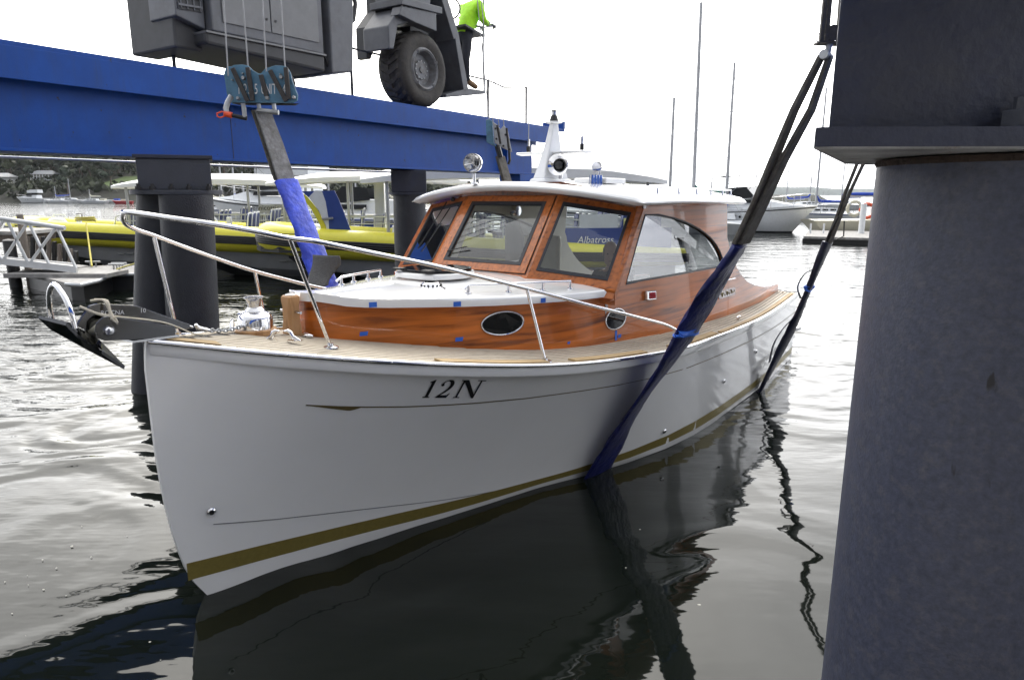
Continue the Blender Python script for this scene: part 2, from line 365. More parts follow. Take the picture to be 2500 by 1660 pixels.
# ------------------------------------------------------------------ water
def water():
    def axis(lo, hi, fine, step, grow):
        a = list(np.arange(lo, hi, step)); s = step; x = a[-1]
        while x < 6000: s *= grow; x += s; a.append(x)
        s = step; x = a[0]; b = []
        while x > -6000: s *= grow; x -= s; b.append(x)
        return np.array(b[::-1] + a)
    xs = axis(-6.5, 6.5, 0, .035, 1.045); ys = axis(.8, 13.0, 0, .035, 1.04)
    X, Y = np.meshgrid(xs, ys)
    dx = np.gradient(xs)[None, :]; dy = np.gradient(ys)[:, None]
    cell = np.maximum(np.broadcast_to(dx, X.shape), np.broadcast_to(dy, X.shape))
    Z = np.zeros_like(X); rs = np.random.RandomState(5)
    def field(sc, n, seed):
        r = np.random.RandomState(seed); f = np.zeros_like(X)
        for _ in range(n):
            a = r.rand() * 2 * pi; k = 2 * pi / (sc * (0.6 + r.rand()))
            f += np.sin(k * (X * cos(a) + Y * sin(a)) + r.rand() * 6.28)
        return f / sqrt(n / 2)
    # warped coordinates keep the crests from running as ruled lines
    WX = X + .22 * field(2.6, 9, 1); WY = Y + .22 * field(2.3, 9, 2)
    calm = 1.0 / (1 + np.exp(-(field(5.5, 8, 3) * .9)))          # 0..1 patches of ruffled water
    left = 1.0 / (1 + np.exp((X + 1.6) * 1.3))                   # the open side ruffles more
    far = np.clip((Y - 5.0) / 7.0, 0, 1)
    mid = np.clip((Y - 3.6) / 3.0, 0, 1)
    amp_small = .07 + .20 * calm + (.08 + 1.1 * mid) * left + 1.3 * far
    amp_big = .50 + .40 * calm + .7 * left * mid
    for i in range(64):
        lam = .16 * (2.6 / .16) ** (i / 63.0) * (.85 + .3 * rs.rand())
        ang = pi / 2 + rs.normal(0, .50)
        slope = .0085 if lam > .7 else .0105
        k = 2 * pi / lam; a = slope / k
        ph = k * (WX * cos(ang) + WY * sin(ang)) + rs.rand() * 6.28
        fade = np.clip((lam / (4.0 * cell)) - .5, 0, 1)
        Z += a * np.sin(ph) * fade * (amp_small if lam < .7 else amp_big)
    ny, nx = X.shape
    co = np.empty((ny * nx, 3)); co[:, 0] = X.ravel(); co[:, 1] = Y.ravel(); co[:, 2] = Z.ravel()
    ii = np.arange(ny * nx).reshape(ny, nx)
    q = np.stack([ii[:-1, :-1], ii[:-1, 1:], ii[1:, 1:], ii[1:, :-1]], -1).reshape(-1, 4)
    me = bpy.data.meshes.new('water')
    me.vertices.add(len(co)); me.vertices.foreach_set('co', co.ravel())
    me.loops.add(q.size); me.loops.foreach_set('vertex_index', q.ravel().astype(np.int32))
    me.polygons.add(len(q)); me.polygons.foreach_set('loop_start', np.arange(0, q.size, 4, dtype=np.int32))
    me.update(calc_edges=True); me.shade_smooth()
    m = bpy.data.materials.new('water'); m.use_nodes = True
    nt = m.node_tree; N, L = nt.nodes.new, nt.links.new; b = nt.nodes['Principled BSDF']
    b.inputs['Base Color'].default_value = (.006, .008, .006, 1); b.inputs['Roughness'].default_value = .03; b.inputs['IOR'].default_value = 1.36
    tc = N('ShaderNodeTexCoord')
    def nz(scale, st, det):
        mp = N('ShaderNodeMapping'); mp.inputs['Scale'].default_value = st; L(tc.outputs['Object'], mp.inputs['Vector'])
        n = N('ShaderNodeTexNoise'); n.inputs['Scale'].default_value = scale; n.inputs['Detail'].default_value = det; n.inputs['Roughness'].default_value = .5; L(mp.outputs[0], n.inputs['Vector'])
        return n.outputs['Fac']
    a1 = nz(3.4, (.40, 1, 1), 3); a2 = nz(.55, (.5, 1, 1), 2); gust = nz(.11, (1, .6, 1), 2)
    sep = N('ShaderNodeSeparateXYZ'); L(tc.outputs['Object'], sep.inputs[0])
    far_ = N('ShaderNodeMapRange'); far_.inputs['From Min'].default_value = 5; far_.inputs['From Max'].default_value = 16; far_.inputs['To Min'].default_value = .05; far_.inputs['To Max'].default_value = .62; L(sep.outputs['Y'], far_.inputs['Value'])
    lf = N('ShaderNodeMapRange'); lf.inputs['From Min'].default_value = -1.0; lf.inputs['From Max'].default_value = -5; lf.inputs['To Min'].default_value = 0; lf.inputs['To Max'].default_value = .08; L(sep.outputs['X'], lf.inputs['Value'])
    st = N('ShaderNodeMath'); st.operation = 'ADD'; L(far_.outputs[0], st.inputs[0]); L(lf.outputs[0], st.inputs[1])
    gm = N('ShaderNodeMapRange'); gm.inputs['From Min'].default_value = .35; gm.inputs['From Max'].default_value = .65; gm.inputs['To Min'].default_value = .55; gm.inputs['To Max'].default_value = 1.2; L(gust, gm.inputs['Value'])
    s2 = N('ShaderNodeMath'); s2.operation = 'MULTIPLY'; L(st.outputs[0], s2.inputs[0]); L(gm.outputs[0], s2.inputs[1])
    sc2 = N('ShaderNodeMath'); sc2.operation = 'MULTIPLY_ADD'; L(a2, sc2.inputs[0]); sc2.inputs[1].default_value = 2.2; L(a1, sc2.inputs[2])
    bp = N('ShaderNodeBump'); bp.inputs['Distance'].default_value = .10; L(s2.outputs[0], bp.inputs['Strength']); L(sc2.outputs[0], bp.inputs['Height']); L(bp.outputs[0], b.inputs['Normal'])
    me.materials.append(m)
    return tag(link('water', me), None, None, None, 'structure')
water()

# ------------------------------------------------------------------ far runway beam, piles and caps
TB = radians(56.5)
BD, BN = V(cos(TB), sin(TB), 0), V(sin(TB), -cos(TB), 0)          # along the beam, towards the camera
BO = V(-4.885, 8.518, 0)
def R(a, o, z): return BO + BD * a + BN * o + V(0, 0, z)
def bar(mb, a0, a1, o0, o1, z0, z1):
    return mb.prism([R(a0, o0, z0), R(a0, o1, z0), R(a0, o1, z1), R(a0, o0, z1)], BD * (a1 - a0))
beam = thing('runway_beam', 'long blue steel runway beam on piles carrying the grey boat lift', 'beam', R(0, -.3, 2.97))
def child(mb, name, m, parent, **k):
    o = mb.build(name, m, parent, **k)
    if parent is not None: o.matrix_parent_inverse = Matrix.Translation(parent.location).inverted() if not parent.rotation_euler.z else (Matrix.Translation(parent.location) @ Matrix.Rotation(parent.rotation_euler.z, 4, 'Z')).inverted()
    return o
A0, A1 = -9.0, 10.9
child(bar(MB(), A0, 11.3, -.62, -.02, 4.05, 4.115), 'top_flange', M['beam_blue'], beam, bevel=.006)
child(bar(MB(), A0, A1, -.025, .0, 3.72, 4.06), 'wheel_guide', M['beam_blue'], beam, bevel=.005)
child(bar(MB(), A0, A1, -.645, -.62, 3.72, 4.06), 'wheel_guide', M['beam_blue'], beam)
child(bar(MB(), A0, 10.0, -.23, -.19, 3.0, 4.05), 'web', M['beam_blue'], beam)
child(bar(MB(), A0, 10.0, -.45, -.41, 3.0, 4.05), 'web', M['beam_blue'], beam)
child(bar(MB(), A0, 10.0, -.60, -.05, 2.965, 3.0), 'bottom_flange', M['beam_blue'], beam, bevel=.004)
child(bar(MB(), 11.2, 11.32, -.62, -.02, 4.116, 4.30), 'end_stop', M['beam_blue'], beam, bevel=.01)
child(bar(MB(), 1.86, 1.868, -.189, -.186, 3.0, 4.04), 'weld_seam', M['caulk'], beam)
for a in (8.7,): child(bar(MB(), a, a + .02, -.19, -.03, 3.0, 4.05), 'stiffener', M['beam_blue'], beam)
for o in (-.80, -.70):
    child(MB().tube([R(A0, o, 2.93), R(6.2, o, 2.93)], .016, 6), 'bright_edge_line', M['alu_white'], beam)  # pale tubes stand in for bright flange edge lines under the beam
# handrail posts that stand on the beam's far edge
hr = thing('walkway_handrail', 'thin grey handrail along the far edge of the blue beam', 'handrail', R(0, -.6, 4.1))
for a, h in ((-1.15, 1.6), (1.33, .95), (4.62, .9), (8.75, .9), (10.35, .95)):
    child(MB().tube([R(a, -.58, 4.115), R(a, -.58, 4.115 + h)], .026, 6), 'post', M['lift_dark'], hr)
child(MB().tube([R(-1.15, -.58, 5.6), R(1.33, -.58, 5.06), R(4.62, -.58, 5.0), R(8.75, -.58, 5.0), R(9.4, -.58, 4.93), R(10.35, -.58, 5.05)], .018, 6), 'rail', M['lift_dark'], hr)

def pile_mb(bx, by, tx, ty, r, ztop, zbot=-1.6):
    n = 32; rows = []
    for k in range(15):
        f = k / 14; z = zbot + (ztop - zbot) * f
        c = V(bx + (tx - bx) * (z - 0) / ztop, by + (ty - by) * (z - 0) / ztop, z)
        rows.append([c + V(cos(2 * pi * i / n), sin(2 * pi * i / n), 0) * r for i in range(n)])
    return MB().rows(rows, True, True, True)
def bolt_mb(c, r, h, ax=(0, 0, 1)):
    return MB().lathe([(r, 0), (r, h * .55), (r * .93, h * .6)], c, ax, 6).lathe([(r * .55, h * .55), (r * .55, h), (r * .45, h * 1.03)], c, ax, 10)
# front pair under the beam's near end
pg = thing('pile_group', 'pair of black steel piles with bolted grey cap under the beam, behind the bow', 'piles', (-4.5, 8.5, 0))
child(pile_mb(-4.72, 8.74, -4.40, 8.80, .30, 2.5), 'pile', M['pile_paint'], pg, smooth=40)
child(pile_mb(-4.06, 8.47, -3.97, 8.50, .305, 2.5), 'pile', M['pile_paint'], pg, smooth=40)
def oblong(cx, cy, lx, ly, z, n=8):
    out = []
    r = ly / 2
    for sx in (1, -1):
        for k in range(n + 1):
            a = -pi / 2 + pi * k / n
            out.append(V(cx + sx * ((lx / 2 - r) + r * cos(a)), cy + sx * r * sin(a), z))
    return out
def rotz(p, c, a):
    d = p - c; return V(c.x + d.x * cos(a) - d.y * sin(a), c.y + d.x * sin(a) + d.y * cos(a), p.z)
cc = V(-4.15, 8.66, 0); ca = radians(24)
child(MB().prism([rotz(p, cc, ca) for p in oblong(cc.x, cc.y, 1.06, .80, 2.5)], (0, 0, .055)), 'flange_plate', M['cap_grey'], pg, smooth=40, bevel=.006)
child(MB().prism([rotz(V(cc.x + x, cc.y + y, 2.555), cc, ca) for x, y in ((-.40, -.30), (.40, -.30), (.40, .30), (-.40, .30))], (0, 0, .365)), 'cap', M['cap_grey'], pg, bevel=.012)
child(MB().prism([rotz(V(cc.x + x, cc.y + y, 2.92), cc, ca) for x, y in ((-.43, -.32), (.43, -.32), (.43, .32), (-.43, .32))], (0, 0, .043)), 'bearing_plate', M['cap_near'], pg, bevel=.005)
for x in (-.40, -.25, -.05, .14, .36):
    child(bolt_mb(rotz(V(cc.x + x, cc.y - .35, 2.555), cc, ca), .034, .07), 'bolt', M['black'], pg)
# second pair, further along
pc = R(5.75, -.33, 0)
p2 = thing('pile_group', 'dark pile with navy cap under the beam, seen left of the wooden cabin', 'piles', (pc.x, pc.y, 0))
child(pile_mb(pc.x - .02, pc.y, pc.x, pc.y, .31, 2.5), 'pile', M['pile_paint'], p2, smooth=40)
child(MB().prism([rotz(p, V(pc.x, pc.y, 0), radians(8)) for p in oblong(pc.x, pc.y, .82, .70, 2.5)], (0, 0, .05)), 'flange_plate', M['cap_near'], p2, smooth=40)
child(MB().prism([rotz(V(pc.x + x, pc.y + y, 2.55), V(pc.x, pc.y, 0), radians(8)) for x, y in ((-.33, -.29), (.33, -.29), (.33, .29), (-.33, .29))], (0, 0, .41)), 'cap', M['cap_near'], p2, bevel=.012)
p3 = thing('pile_group', 'navy capped pile at the far end of the beam, behind the cabin roof', 'piles', R(9.6, -.33, 0))
q3 = R(9.6, -.33, 0)
child(pile_mb(q3.x, q3.y, q3.x, q3.y, .31, 2.5), 'pile', M['pile_paint'], p3, smooth=40)
child(MB().prism([R(9.25, -.62, 2.5), R(9.95, -.62, 2.5), R(9.95, -.04, 2.5), R(9.25, -.04, 2.5)], (0, 0, .46)), 'cap', M['beam_blue'], p3, bevel=.01)

# near pile at the right edge of the view
np_ = thing('dock_pile', 'massive grey steel pile with dark bolted cap at the right edge, close by', 'pile', (1.27, 1.75, 0))
child(pile_mb(1.275, 1.78, 1.275, 1.78, .315, 2.585), 'pile', M['pile_near'], np_, smooth=40)
child(pile_mb(1.98, 1.92, 1.98, 1.92, .315, 2.585), 'pile', M['pile_near'], np_, smooth=40)
pl = [V(.628, 1.475, 0), V(.66, 1.462, 0), V(2.1, 1.43, 0), V(2.1, 2.36, 0), V(1.25, 2.27, 0), V(1.13, 2.235, 0), V(1.02, 2.165, 0)]
child(MB().prism([p + V(0, 0, 2.592) for p in pl], (0, 0, .042)), 'flange_plate', M['plate_rust'], np_, bevel=.004)
child(MB().prism([p + V(0, -.004, 2.597) for p in pl[:3]] + [V(2.1, 1.50, 2.597), V(.668, 1.50, 2.597)], (0, 0, .039)), 'plate_edge', M['cap_near'], np_)
child(MB().prism([V(.695, 1.565, 2.635), V(2.0, 1.55, 2.635), V(2.0, 2.2, 2.635), V(1.1, 2.2, 2.635)], (0, 0, .50)), 'cap', M['cap_near'], np_, bevel=.008)
child(bolt_mb(V(1.085, 1.512, 2.637), .042, .064), 'bolt', M['cap_grey'], np_)
child(MB().lathe([(.06, 0), (.06, .006)], V(1.085, 1.512, 2.6345), (0, 0, 1), 20), 'washer', M['cap_near'], np_)
child(MB().lathe([(.3155, 0), (.3185, .008), (.3165, .016)], V(1.275, 1.78, 2.572), (0, 0, 1), 40), 'weld_bead', M['rust'], np_, smooth=60)

# the yard side behind the viewer: quay, near runway beam over the near pile, unseen shed added for dark reflections
tag(MB().box((0, -29.5, -.6), (160, 60, 3.0)).build('quay', M['pontoon'], None, bevel=.03), None, None, None, 'structure')
nb = thing('runway_beam', 'blue steel runway beam on top of the near dark pile cap, over the viewer', 'beam', (1.5, 1.9, 3.14))
NBO = V(1.60, 1.95, 0)
def nbar(a0, a1, o0, o1, z0, z1): return MB().prism([NBO + BD * a0 + BN * o + V(0, 0, z) for o, z in ((o0, z0), (o1, z0), (o1, z1), (o0, z1))], BD * (a1 - a0))
child(nbar(-14, 12, -.3, .3, 4.25, 4.31), 'top_flange', M['beam_blue'], nb)
child(nbar(-14, 12, -.02, .02, 3.18, 4.25), 'web', M['beam_blue'], nb)
child(nbar(-14, 12, -.28, .28, 3.142, 3.18), 'bottom_flange', M['beam_blue'], nb)
shed = thing('added_shed', 'unseen dark shed added behind the viewer for reflections', 'shed', (6, -24, .9))
child(MB().box((6, -30, 5.4), (70, 12, 9)), 'wall', M['lift_grey'], shed)  # wall of the added shed
child(MB().prism([V(-30, -36.5, 9.9), V(-30, -23.4, 9.9), V(-30, -30, 12.2)], (72, 0, 0)), 'roof', M['lift_dark'], shed)
for k in range(5): child(MB().box((-18 + 12 * k, -23.96, 3.9), (6, .1, 6)), 'added_shed_door', M['lift_dark'], shed)

for k, (a, lab) in enumerate(((6.0, 'second pile of the near beam, standing in line behind the near grey pile'), (10.2, 'third pile of the near beam, furthest behind the near grey pile'))):
    c = NBO + BD * a
    t = thing('dock_pile', lab, 'pile', (c.x, c.y, 0), 0, 'piles under the near beam')
    child(pile_mb(c.x, c.y, c.x, c.y, .315, 2.585), 'pile', M['pile_near'], t, smooth=40)
    child(MB().box((c.x, c.y, 2.612), (.9, .8, .045)), 'flange_plate', M['cap_near'], t)
    child(MB().box((c.x, c.y, 2.888), (.7, .6, .505)), 'cap', M['cap_near'], t, bevel=.01)
r = random.Random(3); g = MB()
for _ in range(60):
    x, y = (r.uniform(-3.4, -1.55), r.uniform(2.6, 5.2)) if r.random() < .8 else (r.uniform(.5, 1.2), r.uniform(2.2, 5.0))
    g.ball((x, y, .0015), r.uniform(.0022, .0050) * (1.7 if r.random() < .08 else 1), 8, 4, (r.uniform(1, 1.9), r.uniform(.8, 1.3), .45))
tag(g.build('foam_flecks', M['liner'], None, smooth=60), 'small foam bubbles floating on the water by the bow', 'foam', None, 'stuff')
# ------------------------------------------------------------------ the boat lift that rolls on the beam
lift = thing('boat_lift', 'grey mobile boat lift with engine cabinet and big tyre standing on the blue beam', 'boat lift', R(4, 0, 4.115))
def lc(mb, name, m, **k): return child(mb, name, M[m], lift, **k)
def slab(pts, o0, o1): return MB().prism([R(a, o0, z) for a, z in pts], BN * (o1 - o0))
lc(slab([(1.42, 4.60), (3.30, 4.60), (3.30, 7.0), (1.42, 7.0)], -1.1, .22), 'engine_cabinet', 'lift_grey', bevel=.02)
lc(slab([(1.03, 4.36), (1.418, 4.36), (1.418, 7.0), (1.03, 7.0)], -1.08, -.02), 'tank_housing', 'lift_dark', bevel=.03)
lc(slab([(1.0, 4.72), (1.40, 4.62), (1.40, 7.0), (1.0, 7.0)], -.5, .10), 'corner_panel', 'lift_grey', bevel=.015)
lc(slab([(1.30, 4.42), (3.30, 4.34), (3.30, 4.585), (1.30, 4.585)], -1.0, .235), 'sill', 'lift_dark', bevel=.04)
lc(slab([(1.30, 4.555), (3.31, 4.575), (3.31, 4.60), (1.30, 4.58)], -.1, .262), 'drip_edge', 'lift_panel')
lc(slab([(1.58, 4.73), (2.33, 4.74), (2.33, 6.9), (1.58, 6.9)], .222, .236), 'door', 'lift_panel', bevel=.004)
lc(slab([(2.352, 4.74), (3.20, 4.75), (3.20, 6.9), (2.352, 6.9)], .222, .236), 'door', 'lift_panel', bevel=.004)
for a, z in ((1.66, 5.05), (2.27, 4.9), (2.42, 4.9)): lc(MB().lathe([(.018, 0), (.018, .012)], R(a, .236, z), BN, 8), 'door_stud', 'lift_dark')
g = slab([(1.03, 4.80), (1.36, 4.82), (1.36, 5.4), (1.03, 5.4)], .10, .115); lc(g, 'grille_panel', 'lift_dark')
for k in range(5): lc(slab([(1.03, 4.84 + .1 * k), (1.36, 4.86 + .1 * k), (1.36, 4.885 + .1 * k), (1.03, 4.865 + .1 * k)], .115, .135), 'grille_bar', 'lift_grey')
for k in range(4): lc(slab([(1.06 + .09 * k, 4.82), (1.075 + .09 * k, 4.82), (1.075 + .09 * k, 5.4), (1.06 + .09 * k, 5.4)], .113, .128), 'grille_bar', 'lift_grey')
lc(slab([(3.30, 4.42), (3.42, 4.40), (3.42, 7), (3.30, 7)], -.9, .05), 'gap_panel', 'lift_dark')
lc(slab([(3.42, 4.34), (3.86, 4.42), (3.93, 5.3), (3.93, 7), (3.42, 7)], -.9, .25), 'corner_leg', 'lift_grey', bevel=.025)
lc(MB().tube([R(3.93, .1, 5.15), R(4.06, .1, 5.25), R(4.12, .1, 5.5), R(4.08, .1, 5.75)], .035, 8), 'lifting_lug', 'lift_dark')
lc(MB().tube([R(3.36, .12, 5.2), R(3.36, .15, 4.62), R(3.43, .15, 4.45), R(3.52, .13, 4.43)], .016, 6), 'hose', 'rubber')
# wheel
WC = R(5.9, 0, 4.115 + .655)
tyre_prof = [(.36, .0), (.40, .02), (.50, .045), (.58, .035), (.625, .0), (.645, -.05), (.648, -.28), (.645, -.51), (.625, -.56), (.58, -.60), (.42, -.58), (.36, -.56)]
wheel = lc(MB().lathe(tyre_prof, WC, BN, 48, cap=False), 'tyre', 'tyre', smooth=50)
tr = MB()
n = 26
for k in range(n):
    for side in (0, 1):
        a0 = 2 * pi * (k + .5 * side) / n
        def cyl(a, h, r): return WC + (BD * cos(a) + V(0, 0, 1) * sin(a)) * r + BN * h
        sgn = 1 if side else -1
        hs = [(-.02, 0, .62), (-.10, .05, .675), (-.19, .13, .68), (-.285, .17, .68)] if side == 0 else [(-.54, 0, .62), (-.46, .05, .675), (-.37, .13, .68), (-.275, .17, .68)]
        rows = []
        for h, da, r in hs:
            w = .062
            rows.append([cyl(a0 + da - w, h, .60), cyl(a0 + da - w, h, r), cyl(a0 + da + w, h, r), cyl(a0 + da + w, h, .60)])
        tr.rows(rows, True, True, True)
tro = lc(tr, 'tread_lug', 'tyre'); tro['kind'] = 'stuff'
lc(MB().lathe([(.375, -.10), (.385, .015), (.345, .04), (.315, .02), (.30, -.03), (.27, -.10), (.26, -.26), (.10, -.27)], WC, BN, 40), 'rim', 'rim_grey', smooth=30)
lc(MB().lathe([(.265, -.262), (.262, -.26), (.22, -.25), (.21, -.30)], WC, BN, 30), 'rim_well', 'black', smooth=30)
lc(MB().lathe([(.19, -.26), (.185, -.10), (.16, -.085), (.155, -.075), (.06, -.07), (.055, -.05), (.0, -.048)], WC, BN, 28), 'hub', 'rim_grey', smooth=30)
for k in range(12):
    a = 2 * pi * k / 12; lc(MB().lathe([(.013, 0), (.013, .02)], WC + (BD * cos(a) + V(0, 0, 1) * sin(a)) * .16 + BN * -.083, BN, 6), 'hub_bolt', 'galv')
for a in (.5, 2.2, 4.0, 5.4):
    c = WC + (BD * cos(a) + V(0, 0, 1) * sin(a)) * .345 + BN * .03
    lc(MB().box(c, (.05, .05, .05)), 'rim_clamp', 'rim_grey')
# wheel leg and hood
lc(slab([(5.05, 4.9), (5.05, 5.42), (5.34, 5.74), (5.34, 7.2), (6.6, 7.2), (6.6, 5.55), (5.45, 5.50), (5.15, 4.9)], -.86, -.62), 'hood_back', 'lift_dark')
lc(slab([(4.98, 4.98), (4.98, 5.36), (5.28, 5.70), (6.05, 5.74), (6.1, 5.60), (5.55, 5.52), (5.22, 5.40), (5.1, 5.0)], -.62, .0), 'hood', 'lift_grey', bevel=.02)
lc(slab([(5.55, 5.50), (6.14, 5.46), (6.14, 5.78), (5.20, 5.70), (5.14, 5.55)], -.10, .12), 'hood_face', 'lift_grey', bevel=.012)
lc(slab([(5.18, 5.72), (6.28, 5.78), (6.28, 5.90), (5.18, 5.84)], -.62, .15), 'flange', 'lift_grey', bevel=.01)
for k in range(9): lc(MB().lathe([(.016, 0), (.016, .02)], R(5.25 + .115 * k, .08, 5.725 + .006 * k), V(0, 0, -1), 6), 'flange_bolt', 'galv')
lc(slab([(5.3, 5.84), (6.1, 5.9), (6.1, 7.4), (5.3, 7.4)], -.6, .02), 'upright', 'lift_grey', bevel=.02)
lc(slab([(6.45, 4.38), (7.30, 4.55), (7.02, 5.62), (6.50, 7.2), (6.2, 7.2), (6.25, 5.5)], -.75, -.60), 'leg_plate', 'lift_dark')
lc(slab([(7.00, 5.50), (7.16, 5.62), (6.66, 6.5), (6.50, 6.4)], -.75, -.15), 'leg_edge', 'lift_grey', bevel=.01)
lc(slab([(7.02, 5.60), (7.16, 5.62), (7.46, 4.62), (7.30, 4.55)], -.78, -.15), 'leg_edge', 'lift_grey', bevel=.01)
lc(slab([(6.0, 5.5), (6.5, 5.46), (6.64, 6.4), (6.3, 7.2), (6.0, 7.2)], -.62, -.40), 'gusset', 'lift_dark')
lc(slab([(6.72, 4.385), (8.06, 4.60), (8.06, 4.66), (7.45, 4.64), (6.72, 4.44)], -.75, -.15), 'step', 'lift_grey', bevel=.01)
lc(MB().tube([R(8.08, -.2, 4.62), R(8.05, -.2, 5.5), R(8.10, -.2, 6.9)], .022, 8), 'grab_pole', 'galv')
lc(MB().tube([R(7.85, -.3, 5.95), R(8.05, -.2, 5.92), R(8.3, -.15, 5.98)], .016, 6), 'control_bar', 'galv')
lc(slab([(7.42, 5.83), (8.05, 5.74), (8.05, 5.78), (7.42, 5.87)], -.5, -.18), 'control_shelf', 'lift_dark')
ring = [R(7.10, -.30, 6.10) + (BD * (.35 * cos(a)) + V(0, 0, 1) * sin(a) + BN * (.94 * cos(a))) * .19 for a in [2 * pi * k / 24 for k in range(24)]]
lc(MB().tube(ring, .016, 6, closed=True), 'steering_wheel', 'black', smooth=60)
lc(MB().tube([R(7.10, -.30, 6.10), R(6.85, -.4, 6.0)], .02, 6), 'steering_column', 'black')

# ------------------------------------------------------------------ hoist blocks
def px(u, v, Y): return at(u, v, Y)
hb1 = thing('hoist_block', 'teal steel hoist block with white stencilled lettering hanging by the blue beam', 'hoist block', px(640, 210, 7.5))
def hc(mb, name, m, par=hb1, **k): return child(mb, name, M[m], par, **k)
outl = [(582, 251), (571, 243), (566, 225), (562, 195), (559, 178), (563, 164), (570, 159), (592, 158), (606, 161), (617, 172), (630, 180), (640, 181), (650, 175), (661, 163), (672, 160), (690, 161), (701, 165), (709, 178), (713, 197), (718, 210), (727, 233), (726, 246), (715, 252)]
def plate(Y, dx=0, dy=0, th=.018): return MB().prism([px(u + dx, v + dy, Y) for u, v in outl], (0, th, 0))
hc(plate(7.46), 'cheek_plate', 'block_teal', bevel=.004)
hc(plate(7.66, -13, 4), 'cheek_plate', 'block_teal', bevel=.004)
for u in (590, 685):
    hc(MB().lathe([(.105, 0), (.115, .02), (.09, .05), (.09, .10), (.115, .13), (.105, .15)], px(u, 200, 7.49), (0, 1, 0), 24), 'sheave', 'block_dark', smooth=40)
for a, b in (((569, 168), (606, 248)), ((606, 166), (618, 247)), ((638, 184), (652, 236)), ((660, 173), (700, 248)), ((699, 166), (706, 243))):
    p, q = px(*a, 7.445), px(*b, 7.445); d = (q - p).normalized(); w = V(d.z, 0, -d.x) * .022
    hc(MB().prism([p - w, p + w, q + w, q - w], (0, -.03, 0)), 'stiffener_bar', 'block_dark', bevel=.003)
for u, v, r in ((596, 192, .02), (688, 190, .02), (583, 241, .017), (654, 240, .02), (719, 239, .018), (595, 181, .008), (686, 183, .008), (569, 197, .008)):
    hc(MB().lathe([(r, 0), (r, .035), (r * .8, .042)], px(u, v, 7.46), (0, -1, 0), 10), 'bolt', 'galv')
for txt, u in (('1', 583), ('2', 599), ('.', 607), ('5', 625), ('U', 643), ('N', 654), ('I', 662), ('T', 670), ('4', 693)):
    lettering(txt, .145, M['paint_white'], hb1, hb1.matrix_basis.inverted() @ frame_matrix(px(u, 219 if u < 690 else 221, 7.4565), px(u + 60, 222.5, 7.4565) - px(u, 220, 7.4565), (0.12, 0, 1)) @ Matrix.Diagonal((.52, 1, 1, 1)), name='stencil_letter')
hc(MB().prism([px(u, v, 7.64) for u, v in ((566, 251), (727, 253), (718, 257), (580, 256))], (0, .04, 0)), 'lower_bar', 'block_dark')
# spare shackle on the block's left side
A, B_ = px(565, 235, 7.5), px(593, 253, 7.5)
hc(MB().tube([A, px(556, 250, 7.48), px(551, 266, 7.46), px(554, 276, 7.45), px(557, 281, 7.45)], .028, 10), 'shackle_bow', 'galv', smooth=60)
hc(MB().tube([B_, px(595, 265, 7.5), px(597, 283, 7.48), px(597, 290, 7.48)], .024, 10), 'shackle_bow', 'galv', smooth=60)
hc(MB().tube([px(552, 279, 7.45), px(603, 290, 7.48)], .021, 10), 'shackle_pin', 'black')
hc(MB().tube([px(548, 278, 7.44), px(566, 282, 7.44)], .03, 10), 'pin_collar', 'orange')
hc(MB().tube([px(549, 274, 7.43), px(541, 273, 7.42), px(529, 278, 7.42), px(531, 285, 7.42), px(537, 288, 7.42), px(549, 284, 7.43)], .008, 6, closed=True), 'pin_handle', 'orange')
hc(MB().tube([px(628, 270, 7.5), px(680, 275, 7.5)], .026, 10), 'sling_pin', 'galv')
for u in (631, 668): hc(MB().tube([px(u, 254, 7.5), px(u + 3, 274, 7.5)], .022, 8), 'link', 'galv')
for (ut, ub, vb) in ((546, 557, 166), (593, 607, 163), (641, 651, 168), (686, 697, 166)):
    hc(MB().tube([px(ut - 40, -500, 7.54), px(ut, 0, 7.53), px(ub, vb + 20, 7.52)], .0075, 6), 'wire_rope', 'wire')

hb2 = thing('hoist_block', 'small dark hoist block hanging behind the searchlight, seen nearly edge on', 'hoist block', px(1215, 335, 11.1))
def h2(mb, name, m, **k): return child(mb, name, M[m], hb2, **k)
o2 = [(1188, 300), (1196, 294), (1207, 296), (1219, 308), (1231, 308), (1241, 318), (1247, 352), (1252, 370), (1244, 373), (1216, 353), (1192, 350)]
h2(MB().prism([px(u - 4, v - 3, 11.0) for u, v in [(1190, 296), (1200, 294), (1206, 300), (1210, 352), (1216, 362), (1202, 356), (1192, 350)]], (0, .09, 0)), 'cheek_plate', 'block_teal', bevel=.006)
h2(MB().prism([px(u, v, 10.9) for u, v in [(1203, 298), (1214, 305), (1222, 316), (1230, 306), (1240, 318), (1246, 352), (1250, 372), (1228, 362), (1208, 350)]], (0, .03, 0)), 'cheek_plate', 'galv', bevel=.005)
for u, v in ((1210, 315), (1234, 330), (1229, 357), (1244, 366), (1212, 340)): h2(MB().lathe([(.016, 0), (.016, .05)], px(u, v, 10.9), (0, -1, 0), 8), 'bolt', 'black')
for a, b in (((1214, 306), (1222, 352)), ((1237, 313), (1243, 368))):
    p, q = px(*a, 10.885), px(*b, 10.885); h2(MB().tube([p, q], .016, 4), 'stiffener_bar', 'block_dark')
h2(MB().tube([px(1214, 355, 11.05), px(1222, 385, 11.05)], .045, 8), 'shackle', 'black')
h2(MB().tube([px(1243, 365, 11.0), px(1245, 392, 11.0), px(1241, 402, 11.0)], .02, 6), 'tail_link', 'black')
for ut, ub, vb in ((1165, 1195, 296), (1175, 1204, 297), (1190, 1218, 300), (1205, 1231, 308)):
    h2(MB().tube([px(ut - 90, -900, 11.05), px(ut, 0, 11.05), px(ub, vb + 8, 11.05)], .0075, 5), 'wire_rope', 'wire')

